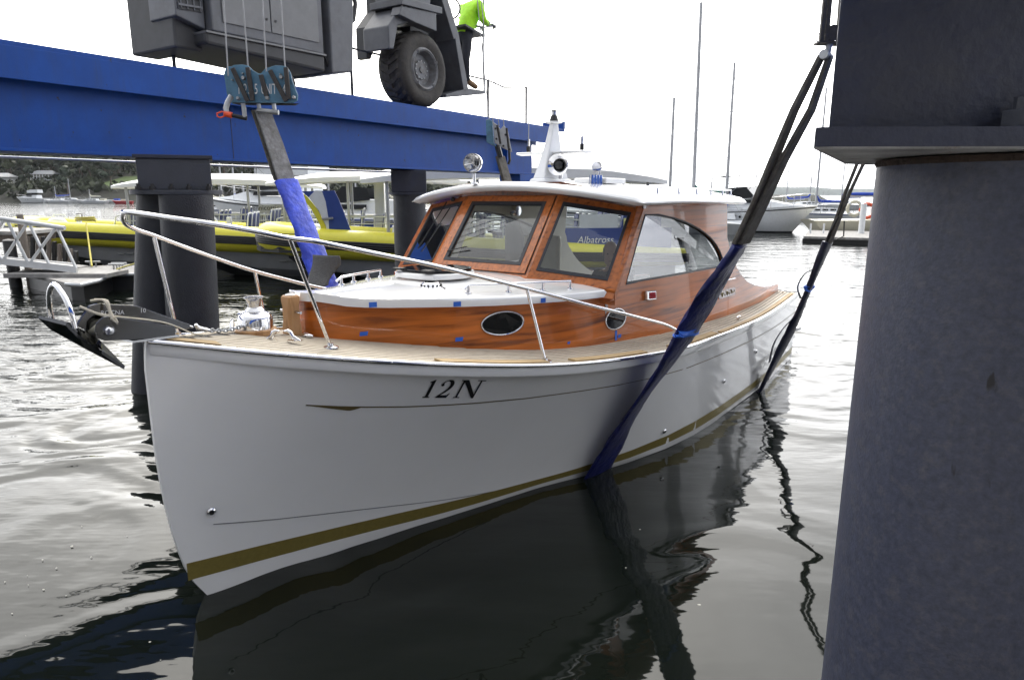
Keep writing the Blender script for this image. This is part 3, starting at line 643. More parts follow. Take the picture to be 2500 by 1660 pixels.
hb3 = thing('hoist_block', 'black hoist block at the top, half hidden by the near dark pile cap', 'hoist block', px(2030, 60, 4.8))
def h3(mb, name, m, **k): return child(mb, name, M[m], hb3, **k)
for u0, u1, du in ((2024, 2002, 0), (2034, 2014, 6), (2060, 2044, 10)):
    h3(MB().prism([px(u0, -120, 4.8), px(u0 + 10, -120, 4.8), px(u1 + 10, 102, 4.8), px(u1, 102, 4.8)], (0, .03, 0)), 'cheek_plate', 'block_dark', bevel=.003)
h3(MB().prism([px(2002, 99, 4.78), px(2075, 101, 4.78), px(2075, 107, 4.78), px(2000, 104, 4.78)], (0, .10, 0)), 'lower_bar', 'block_dark')
h3(MB().lathe([(.05, 0), (.05, .06)], px(2036, 80, 4.8), (0, 1, 0), 14), 'sheave', 'block_dark')
h3(MB().tube([px(1999, 105, 4.78), px(1992, 98, 4.78), px(1993, 88, 4.78), px(2001, 82, 4.78)], .004, 5), 'wire_loop', 'black')
h3(MB().tube([px(2026, 105, 4.82), px(2022, 122, 4.82), px(2020, 138, 4.82), px(2029, 146, 4.82)], .022, 8), 'shackle', 'galv')
# ------------------------------------------------------------------ the launch
BTH = radians(54)
boat = thing('motor_launch', 'white hulled launch with varnished timber cabin marked 12N hanging in slings', 'boat', (-2.066, 3.764, 0), BTH + pi)
def B(s, t, z): return V(-s, t, z)
BM = boat.matrix_basis.copy()
def BW(s, t, z): return BM @ B(s, t, z)
def curve(xs, ys):
    n=len(xs); h=[xs[i+1]-xs[i] for i in range(n-1)]; d=[(ys[i+1]-ys[i])/h[i] for i in range(n-1)]
    m=[d[0]]+[0 if d[i-1]*d[i]<=0 else 2*d[i-1]*d[i]/(d[i-1]+d[i]) for i in range(1,n-1)]+[d[-1]]
    def f(x):
        if x<=xs[0]: return ys[0]
        if x>=xs[-1]: return ys[-1]
        i=0
        while x>xs[i+1]: i+=1
        t=(x-xs[i])/h[i]; t2=t*t; t3=t2*t
        return (2*t3-3*t2+1)*ys[i]+(t3-2*t2+t)*h[i]*m[i]+(-2*t3+3*t2)*ys[i+1]+(t3-t2)*h[i]*m[i+1]
    return f
LOA=9.2
sheer_z=curve([0,.13,.52,1.03,1.6,2.07,2.62,3.23,3.77,4.24,5.63,7.13,9.2],[1.70,1.672,1.59,1.49,1.39,1.32,1.25,1.195,1.155,1.13,1.075,1.04,1.04])
sheer_b=curve([0,.13,.3,.52,.7,1.03,1.6,2.07,2.62,3.23,3.77,4.24,5.63,7.13,9.2],[.02,.13,.29,.47,.59,.80,1.06,1.24,1.37,1.48,1.54,1.575,1.565,1.49,1.31])
wl_b=curve([0,.7,2.13,2.83,3.45,4.3,5.3,6.8,9.2],[.012,.17,.62,.83,1.06,1.31,1.42,1.42,1.30])
flare=curve([0,1,2,3,4.5,6,9.2],[1.35,1.4,1.3,1.1,.8,.62,.6])
stem_s=curve([-.5,-.2,0,.1,.29,.72,1.13,1.54,1.7],[.9,.40,.2,.14,.07,0.0,-.02,-.02,0])
def hull_t(s,z):
    ss=stem_s(z); sg=max(0.0, s-ss*max(0,1-s/3.0)) if s<3 else s
    if s<=ss: return 0.012
    zt=sheer_z(sg); bw=wl_b(sg); bt=sheer_b(sg)
    if z>=0:
        x=min(1,z/zt); return bw+(bt-bw)*x**flare(sg)
    return max(0.012,bw*(1+z/0.75))
def bp(mb, name, m, par=None, **k): return mb.build(name, M[m] if isinstance(m, str) else m, par or boat, **k)
def hull_rows(side):
    US = [0, .004, .01, .02, .035, .055, .08, .11, .15, .19, .24, .29, .34, .40, .46, .52, .58, .65, .72, .79, .86, .93, 1.0]
    rows = []
    for u in US:
        col = []
        for v in [1, .975, .95, .9, .8, .7, .6, .5, .4, .3, .22, .15, .08, 0, -.12, -.3, -.5]:
            z0 = 1.7 * v if v > 0 else v
            s0 = stem_s(z0); s = s0 + (LOA - s0) * u
            z = sheer_z(s) * v if v > 0 else v
            sg = s if s > 3 else max(0.0, s - stem_s(z) * max(0, 1 - s / 3.0))
            if v == 1: t = sheer_b(sg)
            else: t = hull_t(s, z)
            if u == 0: t = .012
            if v <= -.5: t = .012 if u < .1 else min(t, .25)
            col.append(B(s, t * side, z))
        rows.append(col)
    return rows
hb = MB()
rp, rs_ = hull_rows(1), hull_rows(-1)
hb.rows(rp); hb.rows(rs_)
hb.rows([rp[0], rs_[0]])
hb.rows([[a for a in rp[-1]], [b for b in rs_[-1]]])                      # transom
hull = bp(hb, 'hull', 'gelcoat', smooth=38)
HB = MB(); HB.rows(rp); hbvh = BVHTree.FromPolygons([Vector(v) for v in HB.v], HB.f)
def on_hull(s, z, off=.003):
    h = hbvh.ray_cast(B(s, 4, z), V(0, -1, 0))
    if h[0] is None: return B(s, hull_t(s, z) + off, z)
    n = h[1] if h[1].y > 0 else -h[1]
    return h[0] + n * off
def hull_strip(name, m, zt, zb, s0, s1, n=60, off=.003, par=None):
    rows = []
    for i in range(n + 1):
        s = s0 + (s1 - s0) * (i / n) ** 1.3
        rows.append([on_hull(s, zt(s), off), on_hull(s, (zt(s) + zb(s)) / 2, off), on_hull(s, zb(s), off)])
    return bp(MB().rows(rows), name, m, par, smooth=40)
gt = curve([0, .43, .86, 1.575, 2.285, 2.9, 3.556, 4.27, 5.18, 6.67, 9.2], [.29, .258, .222, .175, .130, .110, .133, .172, .195, .182, .18])
gb = curve([0, .43, .88, 2.3, 3.6, 4.33, 6, 9.2], [.17, .14, .108, .052, .054, .075, .085, .085])
hull_strip('boot_stripe', 'gold', gt, gb, .085, 9.15)
cz = curve([.69, .95, 1.44, 2.24, 3.54, 4.05, 4.89, 8.62, 9.2], [1.231, 1.178, 1.10, 1.015, .915, .894, .865, .745, .74])
hull_strip('cove_stripe', 'gold_dark', lambda s: cz(s) + .004, lambda s: cz(s) - .0045, .69, 9.15)
hull_strip('cove_arrow', 'gold_dark', lambda s: cz(s) + .003, lambda s: cz(s) - .002 - .024 * max(0, min(1, (s - .70) / .22, (1.0 - s) / .06)), .70, .998, 24, .0038)
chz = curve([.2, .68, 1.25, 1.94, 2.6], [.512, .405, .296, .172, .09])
hull_strip('chine_shade', 'shade_grey', lambda s: chz(s) + .0035, lambda s: chz(s) - .0035, .24, 2.3, 40, .0022)  # thin grey strip painted as the shade under the chine step
# gunwale strake, chrome rubbing strip
for sd in (1, -1):
    rows = []; rr = []; cap = []
    for i in range(70):
        s = .0 + (LOA) * (i / 69) ** 1.35
        b, z = sheer_b(s), sheer_z(s); e = .011
        rows.append([B(s, (b + e) * sd, z - .085), B(s, (b + .018) * sd, z - .075), B(s, (b + .016) * sd, z - .02), B(s, b * sd, z - .015)])
        rr.append(B(s, (b + .018) * sd, z - .004)); cap.append((s, b, z))
    bp(MB().rows(rows), 'gunwale_strake', 'gelcoat', smooth=40)
    bp(MB().tube(rr, .0165, 8), 'rubbing_strip', 'chrome', smooth=60)
    for i in range(14):
        s = .55 + i * .26
        bp(MB().ball(B(s, (sheer_b(s) + .034) * sd, sheer_z(s) - .004), .006, 8, 4), 'strip_screw', 'steel')
# hull fittings
def fit_frame(s, z):
    p = on_hull(s, z, 0); q = on_hull(s + .02, z, 0); r = on_hull(s, z + .02, 0)
    x = (q - p).normalized(); y = (r - p).normalized(); return p, x, y, x.cross(y) * (1 if x.cross(y).y > 0 else -1)
for s, z in ((.23, .598), (5.38, .503), (4.17, .245), (6.54, .618)):
    p, x, y, n = fit_frame(s, z)
    bp(MB().lathe([(.026, 0), (.026, .012), (.018, .02)], p, n, 16), 'drain_fitting', 'chrome', smooth=40)
    bp(MB().lathe([(.013, .0195), (.013, .0215)], p, n, 12), 'drain_hole', 'black')
# registration characters 12N, bold italic serif, lying on the hull
def arc(cx, cy, rx, ry, a0, a1, n=10): return [(cx + rx * cos(radians(a0 + (a1 - a0) * i / n)), cy + ry * sin(radians(a0 + (a1 - a0) * i / n))) for i in range(n + 1)]
def glyph_one(): return [[(0, 0), (.46, 0), (.46, .05), (.34, .07), (.34, 1.0), (.28, 1.0), (.02, .88), (.02, .83), (.14, .84), (.14, .07), (0, .05)]]
def band(pts, ws):
    L_, R_ = [], []
    for i, (x, y) in enumerate(pts):
        a, b = pts[max(i - 1, 0)], pts[min(i + 1, len(pts) - 1)]
        dx, dy = b[0] - a[0], b[1] - a[1]; l = hypot(dx, dy) or 1; w = ws[i] / 2
        L_.append((x - dy / l * w, y + dx / l * w)); R_.append((x + dy / l * w, y - dx / l * w))
    return [[L_[i], L_[i + 1], R_[i + 1], R_[i]] for i in range(len(pts) - 1)]
def glyph_two():
    pts = [(.08, .72)] + arc(.33, .72, .24, .24, 165, -20, 12) + [(.50, .52), (.38, .36), (.24, .22), (.10, .10)]
    ws = [.03] + [.06, .06, .05, .05, .06, .08, .11, .14, .17, .18, .18, .17, .155] + [.14, .11, .09, .08]
    return band(pts, ws) + [arc(.10, .72, .075, .075, 0, 330, 11), [(.04, 0), (.60, 0), (.68, .26), (.63, .26), (.55, .15), (.12, .15), (.04, .06)]]
def glyph_n():
    return [[(.08, 0), (.15, 0), (.15, 1), (.08, 1)], [(.06, 1), (.27, 1), (.80, .12), (.80, -.02), (.72, -.02), (.15, .88)], [(.74, -.02), (.80, -.02), (.80, 1), (.74, 1)],
            [(0, 0), (.25, 0), (.25, .05), (0, .05)], [(.0, .95), (.24, .95), (.24, 1), (.0, 1)], [(.62, .95), (.95, .95), (.95, 1), (.62, 1)]]
c00, c10, c01, c11 = (1.374, 1.175), (1.763, 1.105), (1.352, 1.315), (1.735, 1.252)
tx = [(glyph_one(), 0.0, .40), (glyph_two(), .40, .52), (glyph_n(), 1.02, .72)]
for polys, x0, w in tx:
    g = MB()
    for pl_ in polys:
        vs = []
        for x, y in pl_:
            X_ = (x0 + x * w / .8) / 1.85 + .09 * (y - .5); Y_ = y
            s = (c00[0] * (1 - X_) + c10[0] * X_) * (1 - Y_) + (c01[0] * (1 - X_) + c11[0] * X_) * Y_
            z = (c00[1] * (1 - X_) + c10[1] * X_) * (1 - Y_) + (c01[1] * (1 - X_) + c11[1] * X_) * Y_
            vs.append(on_hull(s, z, .004))
        g.add(vs, [tuple(range(len(vs)))])
    bp(g, 'registration_character', 'ink')
# swim platform and transom board
bp(MB().prism([B(9.2, -1.15, .36), B(9.2, 1.18, .36), B(9.68, 1.30, .36), B(9.80, 1.1, .36), B(9.86, 0, .36), B(9.80, -1.1, .36), B(9.66, -1.26, .36)], (0, 0, .055)), 'swim_platform', 'gelcoat', bevel=.01)
for k in range(7): bp(MB().box(B(9.27 + .075 * k, 0, .42), (.066, 2.2 - .02 * k, .012)), 'platform_plank', 'teak')
hull_strip('quarter_strake', 'gelcoat', lambda s: .40, lambda s: .33, 6.6, 9.18, 24, .03)
# ---------------- decks
trunk_w = curve([1.08, 1.086, 1.10, 1.14, 1.2, 1.3, 1.47, 1.75, 2.06, 2.56, 3.2, 4.0, 4.7, 5.9, 7.5, 9.0], [.0, .05, .095, .14, .185, .24, .33, .49, .68, .90, 1.045, 1.12, 1.19, 1.22, 1.19, 1.08])
def deck_z(s, t):
    b = max(.05, sheer_b(s)); return sheer_z(s) - .012 + .075 * (1 - min(1, (t / b) ** 2)) * min(1, b / .5)
rows = []
for i in range(60):
    s = .02 + (LOA - .02) * (i / 59) ** 1.4; b = sheer_b(s)
    rows.append([B(s, b * f, deck_z(s, b * f)) for f in [-1, -.94, -.85, -.7, -.5, -.25, 0, .25, .5, .7, .85, .94, 1]])
bp(MB().rows(rows), 'deck', 'caulk', smooth=40)
def deck_strip(sd, offo, offi, s0, s1, h, n=46, clip=True):
    rows = []
    for i in range(n + 1):
        s = s0 + (s1 - s0) * (i / n) ** 1.35
        b = sheer_b(s); to, ti = b - offo, b - offi
        lo = max(.014, (trunk_w(s) - .02) if s > 1.07 else 0) if clip else .0
        if to < lo + .004: 
            if rows: break
            continue
        ti = max(ti, lo)
        rows.append([B(s, to * sd, deck_z(s, to) - .004), B(s, to * sd, deck_z(s, to) + h), B(s, ti * sd, deck_z(s, ti) + h), B(s, ti * sd, deck_z(s, ti) - .004)])
    return rows
for sd in (1, -1):
    r = deck_strip(sd, .004, .078, .03, 9.1, .006)
    bp(MB().rows(r, False), 'covering_board', 'teak')
    for k in range(15):
        o = .086 + .046 * k
        r = deck_strip(sd, o, o + .0345, .03, 9.0, .005)
        if len(r) > 2: bp(MB().rows(r, False), 'plank', 'teak')
    for a, b in ((1.42, 2.25), (2.52, 3.45), (3.9, 5.0), (5.1, 8.9)):
        r = deck_strip(sd, .028 if a < 5 else .02, .098 if a < 5 else .062, a, b, .022, 24)
        bp(MB().rows(r, False, False, False).quad(*r[0]).quad(*r[-1]), 'toe_rail', 'teak_tan')
    r = deck_strip(sd, .03, .088, .06, .30, .022, 10); bp(MB().rows(r), 'toe_rail', 'teak_tan')
bp(MB().prism([B(.06, -.013, deck_z(.1, 0) + .002), B(1.05, -.013, deck_z(1, 0) + .001), B(1.05, .013, deck_z(1, 0) + .001), B(.06, .013, deck_z(.1, 0) + .002)], (0, 0, .006)), 'king_plank', 'teak')
# ---------------- trunk and cabin sides (one varnished wall each side, with the arched window opening)
wall_top = curve([1.08, 1.12, 1.3, 1.75, 2.56, 3.2, 3.46], [1.80, 1.79, 1.745, 1.71, 1.672, 1.645, 1.635])
cove_top = curve([6.30, 6.36, 6.48, 6.66, 6.9, 7.15, 7.7, 8.3, 8.8, 8.95], [2.0, 1.86, 1.74, 1.60, 1.47, 1.375, 1.265, 1.20, 1.175, 1.165])
def prof_top(s, sd=1):
    p0, p1 = (3.46, 4.05) if sd > 0 else (3.15, 3.74)
    if s <= p0: return wall_top(s)
    if s <= p1: return 1.70 + (2.40 - 1.70) * (s - p0) / .59
    if s <= 6.28: return 2.40
    return cove_top(s)
def wall_t(s, z):
    w = trunk_w(s); zd = deck_z(s, w); k = .0 if s < 2 else min(1, (s - 2) / 2) * .075
    return w - k * max(0, z - zd)
WIN0, WIN1, WIN2 = 3.82, 4.20, 6.16          # front foot, front head, aft point of the side window
win_arch = curve([4.20, 4.45, 4.77, 5.19, 5.55, 5.8, 6.0, 6.1, 6.16], [2.315, 2.31, 2.27, 2.19, 2.09, 1.99, 1.87, 1.77, 1.69])
def win_bot(s): return 1.70 - .012 * (s - WIN0)
def win_top(s): return win_bot(s) + (2.315 - 1.70) * (s - WIN0) / (WIN1 - WIN0) if s < WIN1 else win_arch(s)
def side_wall(sd, inset, th, name, m, s_from=1.08):
    ss = sorted(set([1.08, 1.083, 1.086, 1.09, 1.10, 1.12, 1.14, 1.17, 1.22, 1.3, 1.38, 1.47, 1.6, 1.75, 1.9, 2.06, 2.3, 2.56, 2.85, 3.149, 3.151, 3.3, 3.459, 3.461, 3.6, 3.7, 3.74, WIN0, 3.9, 4.0, 4.05, 4.12, WIN1, 4.3, 4.45, 4.6, 4.77, 5, 5.19, 5.4, 5.55, 5.7, 5.8, 5.9, 6.0, 6.06, 6.1, WIN2, 6.22, 6.279, 6.281, 6.32, 6.36, 6.42, 6.48, 6.57, 6.66, 6.78, 6.9, 7.05, 7.15, 7.4, 7.7, 8.0, 8.3, 8.6, 8.8, 8.95]))
    ss = [s for s in ss if s >= s_from - 1e-6]
    m_ = MB()
    def col(s, za, zb, n=4):
        out = []
        for i in range(n + 1):
            z = za + (zb - za) * i / n; out.append((wall_t(s, z) - inset, z))
        return out
    def ring(s, za, zb): 
        o = [B(s, t * sd, z) for t, z in col(s, za, zb)]
        i = [B(s, max(0, t - th) * sd, z) for t, z in col(s, za, zb)]
        return o + i[::-1]
    low, up, allr = [], [], []
    def flush(r):
        if len(r) > 1: m_.rows(r, True, True, True)
    for s in ss:
        zd = deck_z(s, trunk_w(s)) - .03; zt = prof_top(s, sd) - (.0 if inset == 0 else .004)
        if WIN0 <= s <= WIN2:
            if s == WIN0: allr.append(ring(s, zd, zt)); flush(allr); allr = []
            low.append(ring(s, zd, win_bot(s)))
            wt = win_top(s)
            up.append(ring(s, min(wt, zt - .002), zt))
            if s == WIN2: flush(low); flush(up); low, up = [], []; allr = [ring(s, zd, zt)]
        else: allr.append(ring(s, zd, zt))
    flush(allr)
    return bp(m_, name, m, smooth=32)
side_wall(1, 0, .028, 'cabin_side', 'varnish'); side_wall(-1, 0, .028, 'cabin_side', 'varnish')
side_wall(1, .029, .012, 'cabin_lining', 'liner', 3.6); side_wall(-1, .029, .012, 'cabin_lining', 'liner', 3.6)
for sd in (1, -1):
    wp = [(WIN0, win_bot(WIN0))] + [(s, win_top(s)) for s in (WIN1, 4.45, 4.77, 5, 5.19, 5.4, 5.55, 5.7, 5.8, 5.9, 6.0, 6.06, 6.1, WIN2)] + [(6.16, win_bot(6.16))]
    bp(MB().add([B(s, (wall_t(s, z) - .022) * sd, z) for s, z in wp], [tuple(range(len(wp)))]), 'side_window', 'glass_grey')
    bp(MB().tube([B(s, (wall_t(s, z) - .004) * sd, z) for s, z in wp], .011, 6, closed=True), 'window_gasket', 'gasket')
    bp(MB().tube([B(s, (wall_t(s, z) - .035) * sd, z) for s, z in wp], .013, 6, closed=True), 'window_trim', 'black')
    bp(MB().tube([B(s, (wall_t(s, cove_top(s)) - .014) * sd, cove_top(s) + .003) for s in (6.32, 6.36, 6.42, 6.48, 6.57, 6.66, 6.78, 6.9, 7.05, 7.15, 7.4, 7.7, 8, 8.3, 8.6, 8.8, 8.95)], .012, 6), 'coaming_edge', 'varnish_dark')
    # portholes
    for s, z, a, b in ((2.30, 1.535, .165, .088), (3.62, 1.405, .165, .09)):
        def pt(k, f, off):
            ss_, zz_ = s + a * f * cos(2 * pi * k / 28), z + b * f * sin(2 * pi * k / 28); return B(ss_, (wall_t(ss_, zz_) + off) * sd, zz_)
        bp(MB().add([pt(k, 1, .004) for k in range(28)], [tuple(range(28))]), 'porthole', 'dark_glass')
        bp(MB().tube([pt(k, 1.02, .005) for k in range(28)], .0085, 6, closed=True), 'porthole_rim', 'steel', smooth=60)
# coachroof cap
cap_z = curve([1.03, 1.05, 1.14, 1.35, 1.75, 2.3, 3.0, 3.6], [1.80, 1.83, 1.845, 1.835, 1.83, 1.825, 1.825, 1.825])
rows = []
for s in [1.036, 1.0385, 1.043, 1.05, 1.06, 1.08, 1.11, 1.16, 1.24, 1.35, 1.5, 1.7, 1.95, 2.2, 2.5, 2.8, 3.1, 3.3, 3.455]:
    w = trunk_w(s + .045) + .022
    ze = wall_top(max(s, 1.08)) if s < 3.46 else 1.635
    zc = cap_z(s); r = []
    for f in [-1, -1, -.985, -.95, -.85, -.7, -.45, -.2, 0, .2, .45, .7, .85, .95, .985, 1, 1]: r.append([f, 0])
    L_ = []
    for j, (f, _) in enumerate(r):
        t = w * f
        z = ze + .055 + (zc - ze - .055) * (1 - abs(f) ** 2.4)
        if j in (0, 16): z = ze - .004
        if j in (1, 15): z = ze + .038
        L_.append(B(s, t, z))
    rows.append(L_)
bp(MB().rows(rows).add(rows[0], [tuple(range(17))]).add(rows[-1], [tuple(range(17))]), 'coachroof', 'gelcoat', smooth=50)
# hatch
hz = 1.835
hp = oblong(0, 0, .86, .70, 0, 5)
bp(MB().prism([B(2.42 + p.y * .95, p.x * .78, hz) for p in oblong(0, 0, .86, .62, 0, 6)], (0, 0, .045)), 'hatch_base', 'gelcoat', smooth=30, bevel=.01)
bp(MB().prism([B(2.44 + p.y * .88, p.x * .70, hz + .046) for p in oblong(0, 0, .84, .60, 0, 6)], (0, 0, .022)), 'hatch_lid', 'dark_glass', smooth=30, bevel=.006)
for t in (-.16, .16): bp(MB().box(B(2.16, t, hz + .072), (.07, .09, .014)), 'hatch_hinge', 'black')
# mushroom vent
vz = 1.80
bp(MB().lathe([(.115, 0), (.112, .006), (.085, .018), (.082, .022), (.068, .048), (.06, .055), (.0, .06)], B(2.0, .34, vz - .005), (0, 0, 1), 28), 'deck_vent', 'chrome', smooth=50)
bp(MB().lathe([(.052, .057), (.05, .063), (0, .065)], B(2.0, .34, vz - .005), (0, 0, 1), 20), 'vent_cap', 'dark_glass', smooth=50)
for k in range(14):
    a = 2 * pi * k / 14; c = B(2.0 + .078 * cos(a), .34 + .078 * sin(a), vz + .028)
    bp(MB().lathe([(.0085, 0), (.0085, .004)], c, V(-cos(a), sin(a), .55), 8), 'vent_hole', 'black')
def grab(pts, r, feet, m='chrome', name='grab_rail'):
    g = MB().tube(pts, r, 8)
    for f, top in feet: g.tube([f, top], [r * 1.5, r * .9], 6); g.lathe([(r * 2.4, 0), (r * 2.2, r * .8)], f, (0, 0, 1), 10)
    return bp(g, name, m, smooth=60)
def czz(s, t):
    w = trunk_w(s + .045) + .022; ze = wall_top(s) if s < 3.46 else 1.635
    return ze + .055 + (cap_z(s) - ze - .055) * (1 - min(1, abs(t) / w) ** 2.4)
for sd, pts in ((1, [(2.10, .62), (2.42, .76), (2.75, .86), (3.05, .94)]), (-1, [(1.72, -.36), (1.95, -.48), (2.2, -.58), (2.42, -.66)])):
    P = [(s, t, czz(s, t)) for s, t in pts]
    grab([B(P[0][0] - .05, P[0][1], P[0][2] + .035)] + [B(s, t, z + .062) for s, t, z in P] , .0105, [(B(s, t, z - .002), B(s, t, z + .06)) for s, t, z in P])
# ---------------- windshield
base = [(-1.21, 3.13, 1.715), (-.57, 2.97, 1.79), (.545, 2.97, 1.79), (1.15, 3.46, 1.675)]
topp = [(-1.18, 3.68, 2.41), (-.58, 3.58, 2.51), (.52, 3.55, 2.515), (1.11, 4.06, 2.395)]
def lerp(a, b, f): return tuple(a[i] + (b[i] - a[i]) * f for i in range(3))
def facet(i, x, y):
    p = lerp(lerp(base[i], base[i + 1], x), lerp(topp[i], topp[i + 1], x), y); return B(p[1], p[0], p[2])
def fnorm(i):
    n = (facet(i, 1, 0) - facet(i, 0, 0)).cross(facet(i, 0, 1) - facet(i, 0, 0)).normalized(); return n if n.x > 0 else -n
def frame(i, o, inn, h, th, name, m):
    n = fnorm(i); c = [(o[0], o[2]), (o[1], o[2]), (o[1], o[3]), (o[0], o[3])]; d = [(inn[0], inn[2]), (inn[1], inn[2]), (inn[1], inn[3]), (inn[0], inn[3])]
    g = MB()
    P = [facet(i, *q) + n * h for q in c]; Q = [facet(i, *q) + n * h for q in d]
    P2 = [p - n * th for p in P]; Q2 = [p - n * th for p in Q]
    for k in range(4):
        j = (k + 1) % 4
        g.quad(P[k], P[j], Q[j], Q[k]); g.quad(P2[k], P2[j], Q2[j], Q2[k]); g.quad(P[k], P[j], P2[j], P2[k]); g.quad(Q[k], Q[j], Q2[j], Q2[k])
    return bp(g, name, m)
opn = [(.13, .93, .11, .90), (.10, .90, .14, .88), (.07, .87, .11, .90)]
for i in range(3):
    x0, x1, y0, y1 = opn[i]
    wf = frame(i, (0, 1, -.06 if i == 1 else -.08, 1.0), (x0, x1, y0, y1), .0, .045, 'windshield_frame', 'varnish_light')
    if i == 1:
        frame(i, (.03, .97, .055, .955), (x0 + .012, x1 - .012, y0 + .012, y1 - .012), .012, .02, 'opening_sash', 'varnish_light')
        frame(i, (.022, .978, .046, .962), (.032, .968, .057, .953), .003, .006, 'sash_gap', 'black')
    frame(i, (x0 - .004, x1 + .004, y0 - .004, y1 + .004), (x0 + .028, x1 - .028, y0 + .032, y1 - .032), .016 if i == 1 else .006, .024, 'window_gasket', 'gasket')
    n = fnorm(i)
    bp(MB().quad(*[facet(i, *q) + n * -.004 for q in ((x0 + .01, y0 + .01), (x1 - .01, y0 + .01), (x1 - .01, y1 - .01), (x0 + .01, y1 - .01))]), 'windshield_pane', 'glass')
bp(MB().rows([[B(s + .0, t, z - .12), B(s - .012, t, z + .01), B(s + .03, t, z + .02)] for t, s, z in base]), 'windshield_sill', 'varnish_light')
for sd, ds, dt in ((1, 0, 0), (-1, -.33, .06)):     # corner posts
    g = MB().rows([[B(3.435 + ds, sd * (1.10 + dt), 1.60), B(3.40 + ds, sd * (1.135 + dt), 1.60), B(3.47 + ds, sd * (1.152 + dt), 1.60)], [B(4.015 + ds, sd * (1.04 + dt), 2.41), B(3.985 + ds, sd * (1.085 + dt), 2.41), B(4.06 + ds, sd * (1.100 + dt), 2.41)]], True)
    bp(g, 'corner_post', 'varnish_light')
bp(MB().rows([[B(s - .02, t, z - .02), B(s - .03, t, z + .10), B(s + .08, t, z + .10), B(s + .04, t, z - .02)] for t, s, z in topp], True, True, True), 'header', 'varnish_dark')
for t in (-.33, -.12, .1, .32): bp(MB().box(B(3.575, t, 2.545), (.004, .05, .006)), 'header_light', 'paint_white')
# wipers
for (i, a, b) in ((0, (.55, .92), (.38, .30)), (1, (.30, .30), (.10, .24))):
    n = fnorm(i); bp(MB().tube([facet(i, *a) + n * .03, facet(i, *b) + n * .02], .006, 5), 'wiper', 'black')
bp(MB().ball(facet(0, .72, .93) + fnorm(0) * .04, .025, 8, 5), 'wiper_motor', 'black')
# ---------------- roof
def roof_z(s, t, hw): return 2.475 + .145 * (1 - min(1, abs(t / hw)) ** 2) - .012 * max(0, s - 5)
front = lambda t: 3.30 + (.38 if t > 0 else .17) * (abs(t) / 1.26) ** 2.2
FR = [-1, -.985, -.95, -.87, -.75, -.6, -.4, -.2, 0, .2, .4, .6, .75, .87, .95, .985, 1]
top_r, bot_r = [], []
S = [0, .006, .02, .05, .1, .2, .35, .5, .65, .8, .9, .96, .985, 1]
for q in S:
    a, b = [], []
    for f in FR:
        hw = 1.27 - .05 * q; t = f * hw; sf = front(t); s = sf + (6.68 - sf) * q
        e = min(q, 1 - q); ed = (1 - abs(f))
        drop = .036 * (max(0, 1 - ed / .05) ** 2 + max(0, 1 - e / .02) ** 2)
        z = roof_z(s, t, hw)
        a.append(B(s, t, z - min(drop, .045))); b.append(B(s, t, z - .085 + min(drop, .035)))
    top_r.append(a); bot_r.append(b)
g = MB(); g.rows(top_r); g.rows(bot_r)
g.rows([top_r[0], bot_r[0]]); g.rows([top_r[-1], bot_r[-1]]); g.rows([[r[0] for r in top_r], [r[0] for r in bot_r]]); g.rows([[r[-1] for r in top_r], [r[-1] for r in bot_r]])
bp(g, 'cabin_roof', 'gelcoat', smooth=60)
bp(MB().rows([[B(4.05 + (6.4 - 4.05) * q, 1.06 * f, roof_z(4, 1.06 * f, 1.27) - .10) for f in FR] for q in (0, .5, 1)]), 'cabin_ceiling', 'liner', smooth=50)
for sd in (1, -1):
    pts = [(4.42, 1.07), (4.95, 1.065), (5.45, 1.06), (5.9, 1.055), (6.3, 1.05), (6.6, 1.045)]
    P = [(s, t * sd, roof_z(s, t, 1.25)) for s, t in pts]
    grab([B(s, t, z + .052) for s, t, z in P], .009, [(B(s, t, z - .004), B(s, t, z + .05)) for s, t, z in P], name='roof_rail')
bp(MB().box(B(4.95, .15, 2.645), (.45, .40, .06)), 'roof_hatch', 'gelcoat_matt', bevel=.012)
# mast
def mrow(s0, s1, w, z): return [B(s0, -w, z), B(s0, w, z), B(s1, w, z), B(s1, -w, z)]
bp(MB().rows([mrow(3.92, 4.48, .105, 2.585), mrow(3.94, 4.45, .09, 2.66)], True, True, True), 'mast_plinth', 'gelcoat_matt', bevel=.02)
bp(MB().rows([mrow(3.96, 4.42, .07, 2.655), mrow(4.03, 4.36, .05, 2.80), mrow(4.13, 4.31, .036, 3.02), mrow(4.19, 4.28, .026, 3.20)], True, True, True), 'signal_mast', 'gelcoat_matt', smooth=30, bevel=.012)
bp(MB().lathe([(.034, 0), (.085, .012), (.085, .02), (.045, .028)], B(4.235, 0, 3.195), (0, 0, 1), 20), 'light_platform', 'gelcoat_matt', smooth=40)
bp(MB().lathe([(.05, 0), (.038, .035), (.03, .06)], B(4.235, 0, 3.222), (0, 0, 1), 16), 'masthead_light', 'black', smooth=40)
bp(MB().lathe([(.022, 0), (.022, .035)], B(4.235, 0, 3.282), (0, 0, 1), 14), 'light_lens', 'lens', smooth=40)
bp(MB().lathe([(.03, 0), (.026, .012), (0, .016)], B(4.235, 0, 3.317), (0, 0, 1), 14), 'light_cap', 'black', smooth=40)
bp(MB().rows([[B(4.22, t, 2.93), B(4.13, t, 2.925), B(4.13, t, 2.905), B(4.22, t, 2.895), B(4.33, t, 2.905), B(4.33, t, 2.925)] for t in (-.40, -.36, 0, .36, .40)], True, True, True), 'crosstree', 'gelcoat_matt', bevel=.01)
